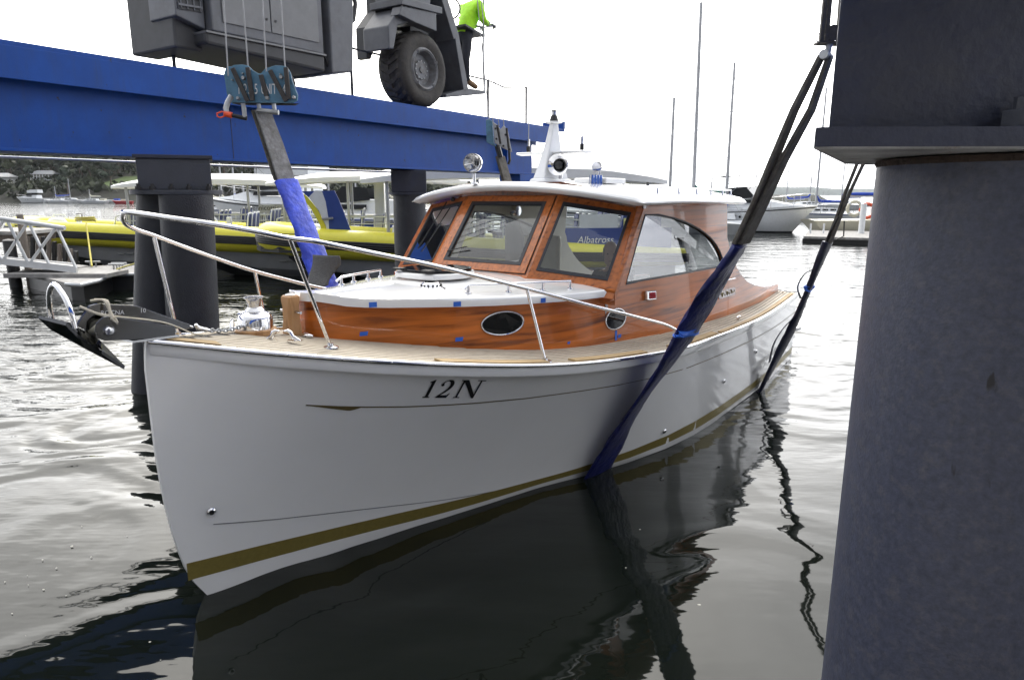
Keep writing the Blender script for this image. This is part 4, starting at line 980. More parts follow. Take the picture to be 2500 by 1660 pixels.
for t, h in ((-.30, .75), (.34, 1.25)):
    bp(MB().tube([B(4.22, t, 2.93), B(4.22, t, 2.99)], .022, 8), 'antenna_base', 'black')
    bp(MB().tube([B(4.22, t, 2.99), B(4.22, t, 3.06)], .014, 8), 'antenna_ferrule', 'steel')
    bp(MB().tube([B(4.22, t, 3.05), B(4.22 - .02, t + .02, 3.05 + h)], [.005, .002], 5), 'antenna', 'galv')
# horn
HD = V(1, .22, .02).normalized()
hc_ = B(4.12, .16, 2.785)
bp(MB().lathe([(.106, .09), (.103, .097), (.095, .092), (.079, .079), (.060, .063), (.043, .047), (.039, .0), (.0, .0)], hc_, HD, 28, cap=False).lathe([(.106, .089), (.098, .077), (.071, .034), (.049, -.017), (.042, -.07), (.038, -.12), (.0, -.13)], hc_, HD, 28, cap=False), 'horn', 'chrome', smooth=60)
bp(MB().lathe([(.042, .025), (.042, .063), (.030, .074), (0, .076)], hc_, HD, 20), 'horn_cone', 'black', smooth=40)
bp(MB().tube([hc_ + V(0, 0, -.05), hc_ + V(0, 0, -.13)], .02, 8), 'horn_bracket', 'steel')
hc2 = B(4.75, .25, 2.785)
bp(MB().lathe([(.055, .10), (.05, .09), (.028, .03), (.02, -.08), (0, -.085)], hc2, HD, 18), 'horn', 'chrome', smooth=60)
bp(MB().tube([hc2, hc2 + V(0, 0, -.14)], .014, 6), 'horn_bracket', 'steel')
for k in range(4): bp(MB().tube([B(4.5 + .06 * k, .3, 2.60), B(4.5 + .06 * k, .3, 2.70)], [.03, .022], 8), 'horn_trumpet', 'chrome', smooth=60)
# searchlight
slc = B(3.32, -.30, 2.79); sld = V(.95, .42, -.02).normalized()
bp(MB().lathe([(.0, -.085), (.043, -.08), (.072, -.05), (.084, 0), (.084, .043), (.089, .047), (.089, .06), (.080, .06)], slc, sld, 28, cap=False), 'searchlight', 'chrome', smooth=50)
bp(MB().lathe([(.080, .055), (.064, .030), (.038, .010), (.0, .003)], slc, sld, 24, cap=False), 'reflector', 'chrome', smooth=60)
bp(MB().ball(slc + sld * .035, .018, 10, 6), 'bulb', 'lens')
for k in range(3):
    a = .5 + 2 * pi * k / 3; xx = sld.orthogonal().normalized(); yy = sld.cross(xx)
    bp(MB().tube([slc + sld * .055, slc + sld * .057 + (xx * cos(a) + yy * sin(a)) * .080], .005, 5), 'strut', 'steel')
bp(MB().tube([slc + V(0, 0, -.095), B(3.32, -.30, 2.585)], .014, 8).lathe([(.035, 0), (.03, .015)], B(3.32, -.30, 2.60), (0, 0, 1), 14), 'searchlight_stand', 'chrome', smooth=50)
# ---------------- cabin inside, cockpit
bp(MB().prism([B(3.1, -1.05, 1.02), B(8.9, -1.0, .80), B(8.9, 1.0, .80), B(3.1, 1.05, 1.02)], (0, 0, .03)), 'cockpit_sole', 'teak_tan')
bp(MB().prism([B(3.45, -1.06, 1.05), B(3.45, 1.06, 1.05), B(3.45, 1.06, 1.70), B(3.45, -1.06, 1.70)], (-.05, 0, 0)), 'dashboard', 'varnish_dark')
bp(MB().prism([B(3.25, -1.0, 1.665), B(3.25, 1.0, 1.665), B(3.9, 1.0, 1.60), B(3.9, -1.0, 1.60)], (0, 0, .03)), 'dash_shelf', 'liner')
bp(MB().box(B(3.75, .52, 1.68), (.16, .34, .14)), 'instrument_pod', 'varnish_dark', bevel=.02)
bp(MB().box(B(4.75, -.62, 1.30), (.5, .5, .55)), 'seat_box', 'liner', bevel=.03)
bp(MB().box(B(4.75, -.62, 1.60), (.5, .5, .08)), 'seat_cushion', 'cream', bevel=.03)
bp(MB().box(B(4.98, -.62, 1.82), (.08, .5, .42)), 'seat_back', 'cream', bevel=.03)
bp(MB().lathe([(.065, 0), (.065, .07), (.058, .085), (.0, .086)], B(4.95, -1.03, 2.31), (0, 1, 0), 20), 'cabin_lamp', 'chrome', smooth=40)
bp(MB().rows([[B(9.16, t, .8), B(9.16, t, 1.05 + .05 * (1 - (t / 1.1) ** 2))] for t in (-1.1, -.6, 0, .6, 1.1)]), 'transom_board', 'varnish')
# side lamp, maker's badge
lp = [(4.14, 1.515), (4.14, 1.605), (4.30, 1.595), (4.30, 1.505)]
bp(MB().prism([B(s, wall_t(s, z) + .002, z) for s, z in lp], (0, .035, 0)), 'side_lamp', 'chrome', bevel=.008)
bp(MB().prism([B(4.22 + (s - 4.22) * .7, wall_t(s, z) + .034, 1.555 + (z - 1.555) * .7) for s, z in lp], (0, .010, 0)), 'side_lamp_lens', 'red_lens', bevel=.005)
bp(MB().prism([B(s, wall_t(s, z) + .002, z) for s, z in ((5.95, 1.31), (5.95, 1.40), (6.55, 1.39), (6.55, 1.30))], (0, .004, 0)), 'name_board', 'varnish_dark')
for k in range(3):
    pts = [(6.02 + .17 * k + .13 * q + .03 * sin(9 * q), 1.352 - .05 * q * .15 + .024 * sin(q * 12 + k) * (1 if q < .7 else .6)) for q in [i / 14 for i in range(15)]]
    bp(MB().tube([B(s_, wall_t(s_, z_) + .008, z_) for s_, z_ in pts], .004, 4), 'gilt_script', 'gold')
bp(MB().tube([B(6.2, wall_t(6.2, 1.5) + .02, 1.51), B(6.5, wall_t(6.5, 1.5) + .02, 1.50)], .006, 6), 'trim_rod', 'steel')
# blue masking tape tabs
def tape(s, z, w, h, top=False):
    g = MB().add([B(s + a, wall_t(s + a, z + b) + .003, z + b) for a, b in ((-w / 2, -h / 2), (w / 2, -h / 2), (w / 2 + .006, h / 2), (-w / 2 + .004, h / 2))], [(0, 1, 2, 3)])
    return bp(g, 'masking_tape', 'tape')
def tape_cap(s, w):
    g = MB().add([B(s + a, trunk_w(s + a + .045) + .0245, wall_top(s) + b) for a, b in ((-w / 2, .0), (w / 2, .0), (w / 2, .036), (-w / 2, .036))], [(0, 1, 2, 3)])
    return bp(g, 'masking_tape', 'tape')
for s, w in ((1.40, .05), (1.93, .05), (2.62, .05)): tape_cap(s, w)
for s, z, w, h in ((1.36, 1.545, .05, .03), (1.97, 1.445, .05, .03), (2.94, 1.295, .03, .02), (3.50, 1.64, .04, .10), (3.62, 1.255, .035, .09), (3.68, 1.24, .05, .03)): tape(s, z, w, h)
# ---------------- foredeck fittings of the launch
def on_deck(s, t, up=0): return B(s, t, deck_z(s, t) + .006 + up)
w0 = on_deck(.70, 0)
bp(MB().lathe([(.128, 0), (.128, .03), (.122, .036)], w0, (0, 0, 1), 28), 'windlass_pad', 'post_wood', smooth=40)
bp(MB().lathe([(.108, .036), (.108, .105), (.098, .125), (.075, .14), (.05, .148), (.04, .155)], w0, (0, 0, 1), 28), 'windlass', 'chrome', smooth=40)
bp(MB().lathe([(.052, .14), (.062, .15), (.05, .165), (.04, .175), (.044, .20), (.052, .225), (.06, .232), (.06, .24), (.02, .246)], w0, (0, 0, 1), 24), 'capstan_drum', 'steel', smooth=40)
bp(MB().box(w0 + V(-.03, -.10, .11), (.16, .05, .05)), 'chain_stripper', 'chrome', bevel=.012)
s0_ = on_deck(.975, 0)
def octa(r, c, z): return [s0_ + V(sx * r * a, sy * r * b, z) for sx, sy, a, b in ((1, 1, 1, c), (1, 1, c, 1), (-1, 1, c, 1), (-1, 1, 1, c), (-1, -1, 1, c), (-1, -1, c, 1), (1, -1, c, 1), (1, -1, 1, c))]
bp(MB().rows([octa(.047, .85, -.01), octa(.047, .85, .05), octa(.047, .62, .09), octa(.046, .62, .20), octa(.047, .8, .235), octa(.046, .8, .262), octa(.040, .7, .27)], True, True, True), 'samson_post', 'post_wood', smooth=25)
bp(MB().lathe([(.034, .27), (.034, .276), (.026, .281), (0, .283)], s0_, (0, 0, 1), 16), 'post_cap', 'steel', smooth=40)
bp(MB().tube([s0_ + V(0, -.11, .16), s0_ + V(0, .105, .16)], .010, 8), 'post_pin', 'steel', smooth=60)
def cleat(c, dirv, L=.20):
    d = dirv.normalized(); g = MB()
    for sg in (-1, 1):
        pts = [c + d * (sg * L * .5), c + d * (sg * L * .40) + V(0, 0, .008), c + d * (sg * L * .27) + V(0, 0, .03), c + d * (sg * L * .23) + V(0, 0, .055), c + d * (sg * L * .16) + V(0, 0, .066), c + d * (sg * L * .06) + V(0, 0, .062)]
        g.tube(pts, [.004, .012, .014, .013, .011, .006], 8)
        g.box(c + d * (sg * L * .33) + V(0, 0, .003), (.09, .03, .006), Matrix.Rotation(atan2(d.y, d.x), 3, 'Z'))
    return bp(g, 'bow_chock', 'chrome', smooth=60)
cleat(on_deck(.70, .27, .0), B(.82, .42, 0) - B(.60, .10, 0), .24)
cleat(on_deck(.70, -.27, .0), B(.82, -.42, 0) - B(.60, -.10, 0), .24)
c_ = on_deck(1.0, .13, .014)
bp(MB().ball(c_, .05, 14, 8, (.55, 1.0, .38)), 'deck_filler', 'chrome', smooth=60)
bp(MB().box(c_ + V(.02, -.13, .012), (.03, .09, .02)), 'filler_handle', 'black', bevel=.004)
for s, t, a in ((4.38, 1.40, .5), (4.72, 1.42, .2), (8.85, 1.18, 0), (6.1, 1.40, .1)):
    p = on_deck(s, t, .004); g = MB().tube([p + V(-.07, 0, .03), p + V(0, 0, .036), p + V(.07, 0, .03)], [.006, .012, .006], 8).tube([p + V(-.025, 0, 0), p + V(-.025, 0, .03)], .009, 6).tube([p + V(.025, 0, 0), p + V(.025, 0, .03)], .009, 6)
    bp(g, 'deck_cleat', 'chrome', smooth=60)
# bow rail
near = [(-.025, .03, 2.408), (.0, .09, 2.402), (.05, .24, 2.385), (.17, .45, 2.353), (.35, .55, 2.312), (.55, .62, 2.262), (.66, .68, 2.243), (1.0, .78, 2.16), (1.41, .88, 2.06), (1.8, .99, 1.95), (2.24, 1.08, 1.828), (2.9, 1.19, 1.64), (3.6, 1.28, 1.45), (4.2, 1.33, 1.285), (4.42, 1.345, 1.19), (4.45, 1.347, deck_z(4.4, 1.35) + .01)]
farr = [(-.025, -.03, 2.408), (-.005, -.09, 2.385), (.04, -.17, 2.345), (.13, -.25, 2.305), (.27, -.32, 2.258), (.6, -.48, 2.14), (1.0, -.68, 2.005), (1.25, -.80, 1.925), (1.6, -.92, 1.82), (2.15, -1.08, 1.665), (3.0, -1.22, 1.46), (4.2, -1.33, 1.26), (4.45, -1.35, deck_z(4.4, 1.35) + .01)]
def dense(pts, k=4):
    xs = list(range(len(pts))); fs = [curve(xs, [p[i] for p in pts]) for i in range(3)]
    return [tuple(f(j / k) for f in fs) for j in range((len(pts) - 1) * k + 1)]
path = [B(*p) for p in dense(farr)[::-1]] + [B(*p) for p in dense(near)]
bp(MB().tube(path, .0142, 12), 'bow_rail', 'chrome', smooth=60)
for top, bot in (((.55, .62, 2.262), (.92, .46, 0)), ((2.22, 1.075, 1.832), (2.28, 1.2, 0)), ((.27, -.32, 2.258), (.37, -.35, 0)), ((1.25, -.80, 1.925), (1.36, -.86, 0))):
    b = on_deck(bot[0], bot[1], 0)
    bp(MB().tube([B(*top), b], .0125, 10), 'stanchion', 'chrome', smooth=60)
    bp(MB().lathe([(.05, 0), (.048, .006), (.02, .012), (.018, .03)], b, (0, 0, 1), 20), 'stanchion_foot', 'steel', smooth=50)
# bow roller
zt0 = 1.72
for t in (.062, -.062):
    pr = [(-.275, 1.765), (-.283, 1.80), (-.27, 1.845), (-.235, 1.872), (-.20, 1.872), (.14, 1.765), (.14, 1.712), (-.02, 1.716), (-.24, 1.745)]
    bp(MB().prism([B(s, t - .004, z) for s, z in pr], (0, .008, 0)), 'roller_cheek', 'polished', bevel=.003)
bp(MB().prism([B(-.10, -.066, 1.708), B(.16, -.066, 1.700), B(.16, .066, 1.700), B(-.10, .066, 1.708)], (0, 0, .012)), 'roller_base', 'chrome')
bp(MB().lathe([(.052, -.056), (.036, -.02), (.03, 0), (.036, .02), (.052, .056)], B(-.215, 0, 1.795), (0, 1, 0), 20), 'nylon_roller', 'cream', smooth=40)
bp(MB().lathe([(.026, 0), (.026, .012), (.018, .022), (0, .024)], B(-.215, .066, 1.795), (0, 1, 0), 16), 'roller_bolt', 'chrome', smooth=40)
# anchor: a thing of its own, lying in the roller
anchor = thing('anchor', 'polished steel anchor with hoop and pointed fluke stowed on the bow roller', 'anchor', BW(-.25, 0, 1.8), BTH + pi)
AM = anchor.matrix_basis.inverted() @ BM
def ac(mb, name, m, **k):
    o = mb.build(name, M[m], anchor, **k); o.data.transform(AM); return o
sh = [(-.345, 1.835), (-.27, 1.932), (-.225, 1.938), (-.03, 1.90), (.26, 1.752), (.265, 1.728), (.22, 1.722), (-.05, 1.83), (-.20, 1.862), (-.29, 1.80)]
ac(MB().prism([B(s, -.009, z) for s, z in sh], (0, .018, 0)), 'shank', 'polished', bevel=.004)
hoop = [B(-.40 - .015 * sin(pi * k / 20), .135 * cos(pi * k / 20) * -1, 1.875 + .185 * sin(pi * k / 20) ** .8 - .03 * abs(cos(pi * k / 20))) for k in range(21)]
ac(MB().tube(hoop, .0135, 10, flat=1.0), 'roll_hoop', 'chrome', smooth=60)
tip = (-.125, 0, 1.575)
fl = MB()
for sg in (1, -1):
    A1_ = [(-.125, 0, 1.575), (-.27, sg * .095, 1.70), (-.40, sg * .155, 1.82), (-.445, sg * .165, 1.885)]
    mid = [(-.125, 0, 1.575), (-.24, 0, 1.745), (-.34, 0, 1.83), (-.36, 0, 1.852)]
    fl.rows([[B(*p) for p in A1_], [B(*p) for p in mid]])
    fl.rows([[B(p[0] - .006, p[1], p[2] - .014) for p in A1_], [B(p[0] - .006, 0, p[2] - .02) for p in mid]])
    fl.rows([[B(*p) for p in A1_], [B(p[0] - .006, p[1], p[2] - .014) for p in A1_]])
    fl.rows([[B(*mid[-1]), B(*A1_[-1])], [B(mid[-1][0] - .006, 0, mid[-1][2] - .02), B(A1_[-1][0] - .006, A1_[-1][1], A1_[-1][2] - .014)]])
ac(fl, 'fluke', 'polished')
for txt, s in (('ROCNA', -.16), ('10', .0)):
    mt = AM @ frame_matrix(B(s, .0095, 1.878 if s < -.1 else 1.868), B(1, 0, -.10), V(0, 0, 1))
    lettering(txt, .034, M['paint_white'], anchor, mt, name='anchor_lettering')
rope = thing('lashing_rope', 'cream rope lashed round the anchor shank at the bow roller', 'rope', BW(-.22, .02, 1.93), BTH + pi)
RMx = rope.matrix_basis.inverted() @ BM
g = MB()
for a, b, c in (((-.31, -.01, 1.93), (-.24, .03, 1.885), (-.19, .07, 1.868)), ((-.245, -.03, 1.95), (-.205, .02, 1.955), (-.185, .07, 1.86)), ((-.23, -.02, 1.955), (-.19, .03, 1.95), (-.195, .072, 1.85)), ((-.20, .072, 1.86), (-.17, .075, 1.83), (-.18, .072, 1.86))):
    g.tube([B(*p) for p in dense([a, b, c], 4)], .0075, 6)
o = g.build('rope_turns', M['rope_cream'], rope, smooth=60); o.data.transform(RMx)
line = MB().tube([B(*p) for p in dense([(-.18, .065, 1.868), (.08, .06, 1.795), (.26, .02, 1.70), (.36, .0, 1.655)], 5)], .0045, 6).build('rope_tail', M['rope_cream'], rope, smooth=60); line.data.transform(RMx)
chain = thing('anchor_chain', 'galvanised anchor chain running from the anchor to the windlass', 'chain', BW(.4, 0, 1.72), BTH + pi)
CMx = chain.matrix_basis.inverted() @ BM
pts = [B(*p) for p in dense([(.27, 0, 1.735), (.40, .0, 1.690), (.50, .01, 1.678), (.62, .02, 1.69)], 6)]
Ls = 13; tot = sum((pts[i + 1] - pts[i]).length for i in range(len(pts) - 1))
def along(d):
    for i in range(len(pts) - 1):
        l = (pts[i + 1] - pts[i]).length
        if d <= l: return pts[i].lerp(pts[i + 1], d / l), (pts[i + 1] - pts[i]).normalized()
        d -= l
    return pts[-1], (pts[-1] - pts[-2]).normalized()
me = None
for k in range(Ls):
    p, d = along(tot * (.24 + .76 * (k + .5) / Ls)); side = d.cross(V(0, 0, 1)).normalized(); upv = side.cross(d)
    w = side if k % 2 else upv
    hl, hw = tot * .76 / Ls * .66, .011
    ringp = [p + d * (hl * cos(a)) + w * (hw * sin(a)) for a in [2 * pi * i / 14 for i in range(14)]]
    o = MB().tube(ringp, .0042, 6, closed=True).build('link', M['galv'], chain, smooth=60); o.data.transform(CMx)
o = MB().tube([pts[0] - V(.03, 0, -.008), pts[2], pts[5]], [.010, .015, .010], 8).tube([pts[0] + V(0, .022, 0), pts[0] - V(0, .022, 0)], .006, 6).build('swivel', M['chrome'], chain, smooth=60); o.data.transform(CMx)

# ------------------------------------------------------------------ lifting slings
SD = BM.to_3x3() @ V(-1, 0, 0)      # along the boat
def wpts(l): return [BW(*p) for p in l]
def wild(pts, amp, seed):
    random.seed(seed); return [p + V(ru(-amp, amp), ru(-amp, amp), ru(-amp, amp)) for p in pts]
sl1 = thing('lifting_sling', 'forward lifting sling with bright blue sleeve passing under the hull behind the bow', 'sling', BW(3.1, 0, -.6))
def s1(mb, name, m, **k): return child(mb, name, M[m], sl1, **k)
farp = [(2.75, -2.71, 3.37), (2.78, -2.585, 3.03), (2.80, -2.45, 2.65), (2.82, -2.22, 2.14), (2.84, -2.08, 1.82), (2.86, -1.94, 1.5), (2.92, -1.45, .8), (2.98, -.95, .0)]
nearp = [(3.42, 1.06, .0), (3.41, 1.37, .62), (3.40, 1.74, 1.22), (3.39, 2.0, 1.72), (3.38, 2.23, 2.14)]
upper = [(3.38, 2.23, 2.14), (3.36, 2.36, 2.45), (3.34, 2.47, 2.74), (3.32, 2.61, 3.07), (3.30, 2.73, 3.40)]
s1(MB().belt(wpts([(2.98, -.95, .0), (3.1, -.3, -.55), (3.2, .3, -.55), (3.42, 1.06, .0)]), SD, .28, .02), 'belly_belt', 'sleeve_navy')
s1(MB().belt(wpts(farp[:3]), SD, [.19, .21, .22], .022), 'belt', 'sling_grey', bevel=.004)
s1(MB().belt([p + V(-.05, 0.03, 0) for p in wpts(farp[:3])], SD, [.19, .21, .22], .02), 'belt', 'sling_web', bevel=.004)
def sleeve(pts, w, th, n, seed, amp=.006, per=14):
    P = [BW(*p) for p in dense(pts, 6)]; random.seed(seed); rows = []; m = len(P)
    for i, p in enumerate(P):
        t = (P[min(i + 1, m - 1)] - P[max(i - 1, 0)]).normalized(); x = (SD - t * SD.dot(t)).normalized(); y = t.cross(x)
        ww = w[0] + (w[1] - w[0]) * i / (m - 1); hh = th[0] + (th[1] - th[0]) * i / (m - 1)
        tw = .12 * sin(i * .37 + seed)
        r = []
        for k in range(per):
            a = 2 * pi * k / per; wr = 1 + .07 * sin(i * 1.7 + 3 * a + seed) * (rnd() * .5 + .5)
            ca_, sa_ = cos(a), sin(a)
            ex = abs(ca_) ** .7 * (1 if ca_ > 0 else -1); ey = abs(sa_) ** .7 * (1 if sa_ > 0 else -1)
            r.append(p + (x * cos(tw) + y * sin(tw)) * (ex * ww / 2 * wr) + (y * cos(tw) - x * sin(tw)) * (ey * hh / 2 * wr) + V(ru(-amp, amp), ru(-amp, amp), 0))
        rows.append(r)
    return MB().rows(rows, True, True, True)
s1(sleeve(farp[2:], (.29, .33), (.085, .05), 6, 3), 'sleeve', 'sleeve_blue', smooth=50)
s1(sleeve(nearp, (.46, .36), (.04, .08), 6, 5, .008), 'sleeve', 'sleeve_navy', smooth=50)
q_ = dense(nearp, 6)
def bandat(pts, f, w, th, seed, ln=.05):
    a = pts[int(f * (len(pts) - 1))]; i = int(f * (len(pts) - 1)); b = pts[i + 1] if i + 1 < len(pts) else pts[i]
    d = V(*b) - V(*a); d = d.normalized() * ln
    return sleeve([a, tuple(V(*a) + d * .5), tuple(V(*a) + d)], (w, w), (th, th), 2, seed, .001)
s1(bandat(q_, .62, .41, .082, 5, .06), 'tape_band', 'tape', smooth=50)
def strand(o1, o2, w):
    return MB().belt([BW(s + o1[i], t + o2[i], z) for i, (s, t, z) in enumerate(upper)], SD, w, .03)
s1(strand([-.02, -.02, -.025, -.035, -.015], [-.014, -.016, -.026, -.045, -.02], [.24, .21, .17, .13, .10]), 'belt', 'sling_web', bevel=.008)
s1(strand([.02, .02, .02, .03, .015], [.016, .018, .03, .05, .025], [.24, .21, .17, .13, .10]), 'belt', 'sling_web', bevel=.008)
s1(MB().tube([BW(3.22, 2.735, 3.40), BW(3.38, 2.735, 3.40)], .03, 10), 'sling_pin', 'galv')
# loose grey lining that curls out of the far sleeve
rows = []
for i in range(15):
    f = i / 14; z = 1.91 - .30 * f
    t0 = -1.80 - .10 * f + .02 * sin(f * pi * 1.6); t1 = -1.41 - .14 * f + .035 * sin(f * pi * 1.8 + .3)
    rows.append([BW(2.58 - .03 * sin(pi * g) + .03 * sin(f * 4) * g, t0 + (t1 - t0) * g, z + .01 * g - .035 * sin(pi * g) * f) for g in [k / 8 for k in range(9)]])
fl_ = child(MB().rows(rows), 'loose_lining', M['flap_grey'], sl1, smooth=60)
so = fl_.modifiers.new('solid', 'SOLIDIFY'); so.thickness = .006
sl2 = thing('lifting_sling', 'aft lifting sling in black sleeve with loose strap, by the stern quarter', 'sling', BW(7.05, 0, -.6))
def s2(mb, name, m, **k): return child(mb, name, M[m], sl2, **k)
fa = [(7.05, -2.80, 3.09), (7.05, -2.68, 2.74), (7.05, -2.3, 1.9), (7.05, -1.75, .8), (7.05, -1.42, .0)]
na = [(7.05, 1.46, .0), (7.05, 1.66, .55), (7.05, 1.83, 1.02), (7.05, 1.95, 1.43), (7.05, 2.10, 1.95)]
s2(MB().belt(wpts(fa), SD, .2, .05), 'belt', 'sling_web', bevel=.006)
s2(MB().belt(wpts([fa[-1], (7.05, -.5, -.6), (7.05, .5, -.6), na[0]]), SD, .24, .02), 'belly_belt', 'sleeve_black')
s2(sleeve(na, (.29, .24), (.05, .085), 6, 8, .004), 'sleeve', 'sleeve_black', smooth=50)
s2(bandat(dense(na, 6), .74, .275, .085, 8, .06), 'tape_band', 'tape', smooth=50)
ua = [(7.05, 2.10, 1.93), (7.05, 2.19, 2.25), (7.05, 2.25, 2.50), (7.05, 2.36, 2.86), (7.05, 2.6, 3.5)]
for a in (-.5, 1): s2(MB().belt([BW(s, t + a * o, z) for (s, t, z), o in zip(ua, (.025, .025, .03, .045, .05))], SD, [.13, .10, .09, .08, .08], .028), 'belt', 'sling_web', bevel=.006)
s2(MB().tube([BW(7.0, 2.10, 1.93), BW(6.98, 2.12, 2.05), BW(7.0, 2.20, 2.25)], .012, 6), 'cord', 'black')
s2(MB().tube([BW(7.1, 2.19, 1.98), BW(7.1, 2.26, 2.02), BW(7.1, 2.25, 2.2)], .008, 6), 'cord', 'black')
for l in ([(6.95, 1.98, 1.62), (6.93, 1.90, 1.56), (6.9, 1.84, 1.40), (6.93, 1.88, 1.26)], [(6.95, 1.84, 1.05), (6.9, 1.70, .85), (6.86, 1.62, .65), (6.9, 1.58, .42)]):
    s2(MB().belt([BW(*p) for p in dense(l, 5)], SD, .07, .006), 'loose_strap', 'sleeve_black')

# ------------------------------------------------------------------ people
def skin_body(J, E, root, sub=2):
    names = list(J); me = bpy.data.meshes.new('body')
    me.from_pydata([J[n][0] for n in names], [(names.index(a), names.index(b)) for a, b in E], [])
    o = bpy.data.objects.new('body', me); C.objects.link(o)
    sk = o.modifiers.new('skin', 'SKIN'); sk.use_smooth_shade = True
    for i, n in enumerate(names):
        r = J[n][1]; v = me.skin_vertices[0].data[i]
        v.radius = (r, r) if not isinstance(r, tuple) else r
        v.use_root = (n == root)
    sb = o.modifiers.new('sub', 'SUBSURF'); sb.levels = sb.render_levels = sub
    m2 = bpy.data.meshes.new_from_object(o.evaluated_get(bpy.context.evaluated_depsgraph_get()))
    bpy.data.objects.remove(o); return m2
def seg_d(p, a, b):
    ab = b - a; f = max(0, min(1, (p - a).dot(ab) / max(1e-9, ab.dot(ab)))); return (p - a - ab * f).length
def dress(me, J, E, zones, mats):
    for m in mats: me.materials.append(M[m])
    for p in me.polygons:
        best = min(range(len(E)), key=lambda i: seg_d(p.center, V(*J[E[i][0]][0]), V(*J[E[i][1]][0])) - .3 * 0)
        p.material_index = zones[best]; p.use_smooth = True
def hand(mb, c, fwd, up, s=1.0, curl=.6):
    f, u = fwd.normalized(), up.normalized(); x = f.cross(u).normalized()
    rows = [[c + f * a * s + x * (w * cos(t)) * s + u * (h * sin(t)) * s for t in [2 * pi * k / 10 for k in range(10)]] for a, w, h in ((-.01, .03, .022), (.02, .042, .02), (.06, .045, .018), (.095, .042, .014))]
    mb.rows(rows, True, True, True)
    for k, ln in enumerate((.072, .082, .077, .06)):
        b = c + (f * .085 + x * (.031 - .021 * k)) * s
        p1 = b + (f * cos(curl * .4) - u * sin(curl * .4)) * ln * .5 * s; p2 = p1 + (f * cos(curl * 1.6) - u * sin(curl * 1.6)) * ln * .5 * s; p3 = p2 + (f * cos(curl * 2.8) - u * sin(curl * 2.8)) * ln * .35 * s
        mb.tube([b, p1, p2, p3], [.0115 * s, .011 * s, .010 * s, .007 * s], 7)
    b = c + (f * .02 + x * .04) * s; mb.tube([b, b + (f * .03 + x * .025 - u * .01) * s, b + (f * .065 + x * .025 - u * .03) * s], [.014 * s, .012 * s, .008 * s], 7)
def head(parent, c, fwd, up, r=.105, skin='skin', hair='hair_grey', bald=True, inv=None):
    f, u = fwd.normalized(), up.normalized(); x = f.cross(u).normalized(); g = MB(); rows = []
    T = lambda a, b, h: c + (x * a + f * b + u * h) * (r / .105)
    prof = [(-.125, .025, .04, .05), (-.105, .05, .062, .03), (-.07, .065, .08, .012), (-.03, .07, .088, .004), (.01, .073, .094, -.002), (.05, .072, .094, -.006), (.085, .06, .078, -.008), (.108, .038, .05, -.008), (.118, .012, .015, -.008)]
    for h, w, d, s in prof: rows.append([T(w * sin(a), s + d * cos(a) * (1.0 if cos(a) > 0 else .98), h) for a in [2 * pi * k / 20 for k in range(20)]])
    g.rows(rows, True, True, True)
    g.rows([[T(-.012, .086, -.035), T(0, .115, -.04), T(.012, .086, -.035)], [T(-.008, .092, .012), T(0, .098, .014), T(.008, .092, .012)]], True, True, True)
    for sg in (1, -1): g.ball(T(sg * .078, -.01, -.01), .024, 8, 6, (.35, .6, 1))
    o = child(g, 'head', M[skin], parent, smooth=60)
    e = MB()
    for sg in (1, -1): e.ball(T(sg * .03, .085, .005), .009, 8, 5)
    e.box(T(0, .088, -.068), (.035, .012, .006)); child(e, 'eyes_and_mouth', M['hair_brown'], parent)
    hr_ = MB(); rows = []
    for h, w, d, s in ((-.05, .074, .088, -.006), (0, .077, .098, -.012), (.05, .076, .098, -.012), (.09, .064, .083, -.012), (.114, .04, .052, -.012), (.124, .01, .014, -.012)):
        if bald and h > .06: break
        a0 = .9 if h < .06 else 0
        rows.append([T(w * sin(a), s + d * cos(a), h) for a in [a0 + (2 * pi - 2 * a0) * k / 18 for k in range(19)]])
    child(hr_.rows(rows), 'hair', M[hair], parent, smooth=60)
op = thing('person', 'person in bright green jacket and dark trousers standing on the lift step', 'person', R(7.85, -.42, 4.66))
def Q(a, o, z): return tuple(R(a, -.42 + o, z))
J = {'pelvis': (Q(7.70, 0, 5.72), (.15, .18)), 'waist': (Q(7.76, 0, 5.93), (.16, .19)), 'chest': (Q(7.92, 0, 6.22), (.18, .225)), 'neck0': (Q(8.03, 0, 6.41), .10), 'neck': (Q(8.08, 0, 6.49), .062),
     'sh_r': (Q(7.95, .22, 6.33), .105), 'el_r': (Q(7.93, .31, 6.02), .08), 'wr_r': (Q(8.28, .22, 6.02), .055), 'sh_l': (Q(7.95, -.22, 6.33), .105), 'el_l': (Q(8.06, -.31, 6.04), .08), 'wr_l': (Q(8.36, -.14, 6.05), .055),
     'hip_r': (Q(7.66, .10, 5.62), .125), 'kn_r': (Q(7.56, .12, 5.20), .09), 'an_r': (Q(7.60, .12, 4.82), .07), 'to_r': (Q(7.95, .13, 4.72), .058), 'hip_l': (Q(7.66, -.10, 5.62), .125), 'kn_l': (Q(7.52, -.12, 5.20), .09), 'an_l': (Q(7.56, -.12, 4.82), .07), 'to_l': (Q(7.90, -.13, 4.72), .058)}
E_ = [('pelvis', 'waist'), ('waist', 'chest'), ('chest', 'neck0'), ('neck0', 'neck'), ('chest', 'sh_r'), ('sh_r', 'el_r'), ('el_r', 'wr_r'), ('chest', 'sh_l'), ('sh_l', 'el_l'), ('el_l', 'wr_l'), ('pelvis', 'hip_r'), ('hip_r', 'kn_r'), ('kn_r', 'an_r'), ('an_r', 'to_r'), ('pelvis', 'hip_l'), ('hip_l', 'kn_l'), ('kn_l', 'an_l'), ('an_l', 'to_l')]
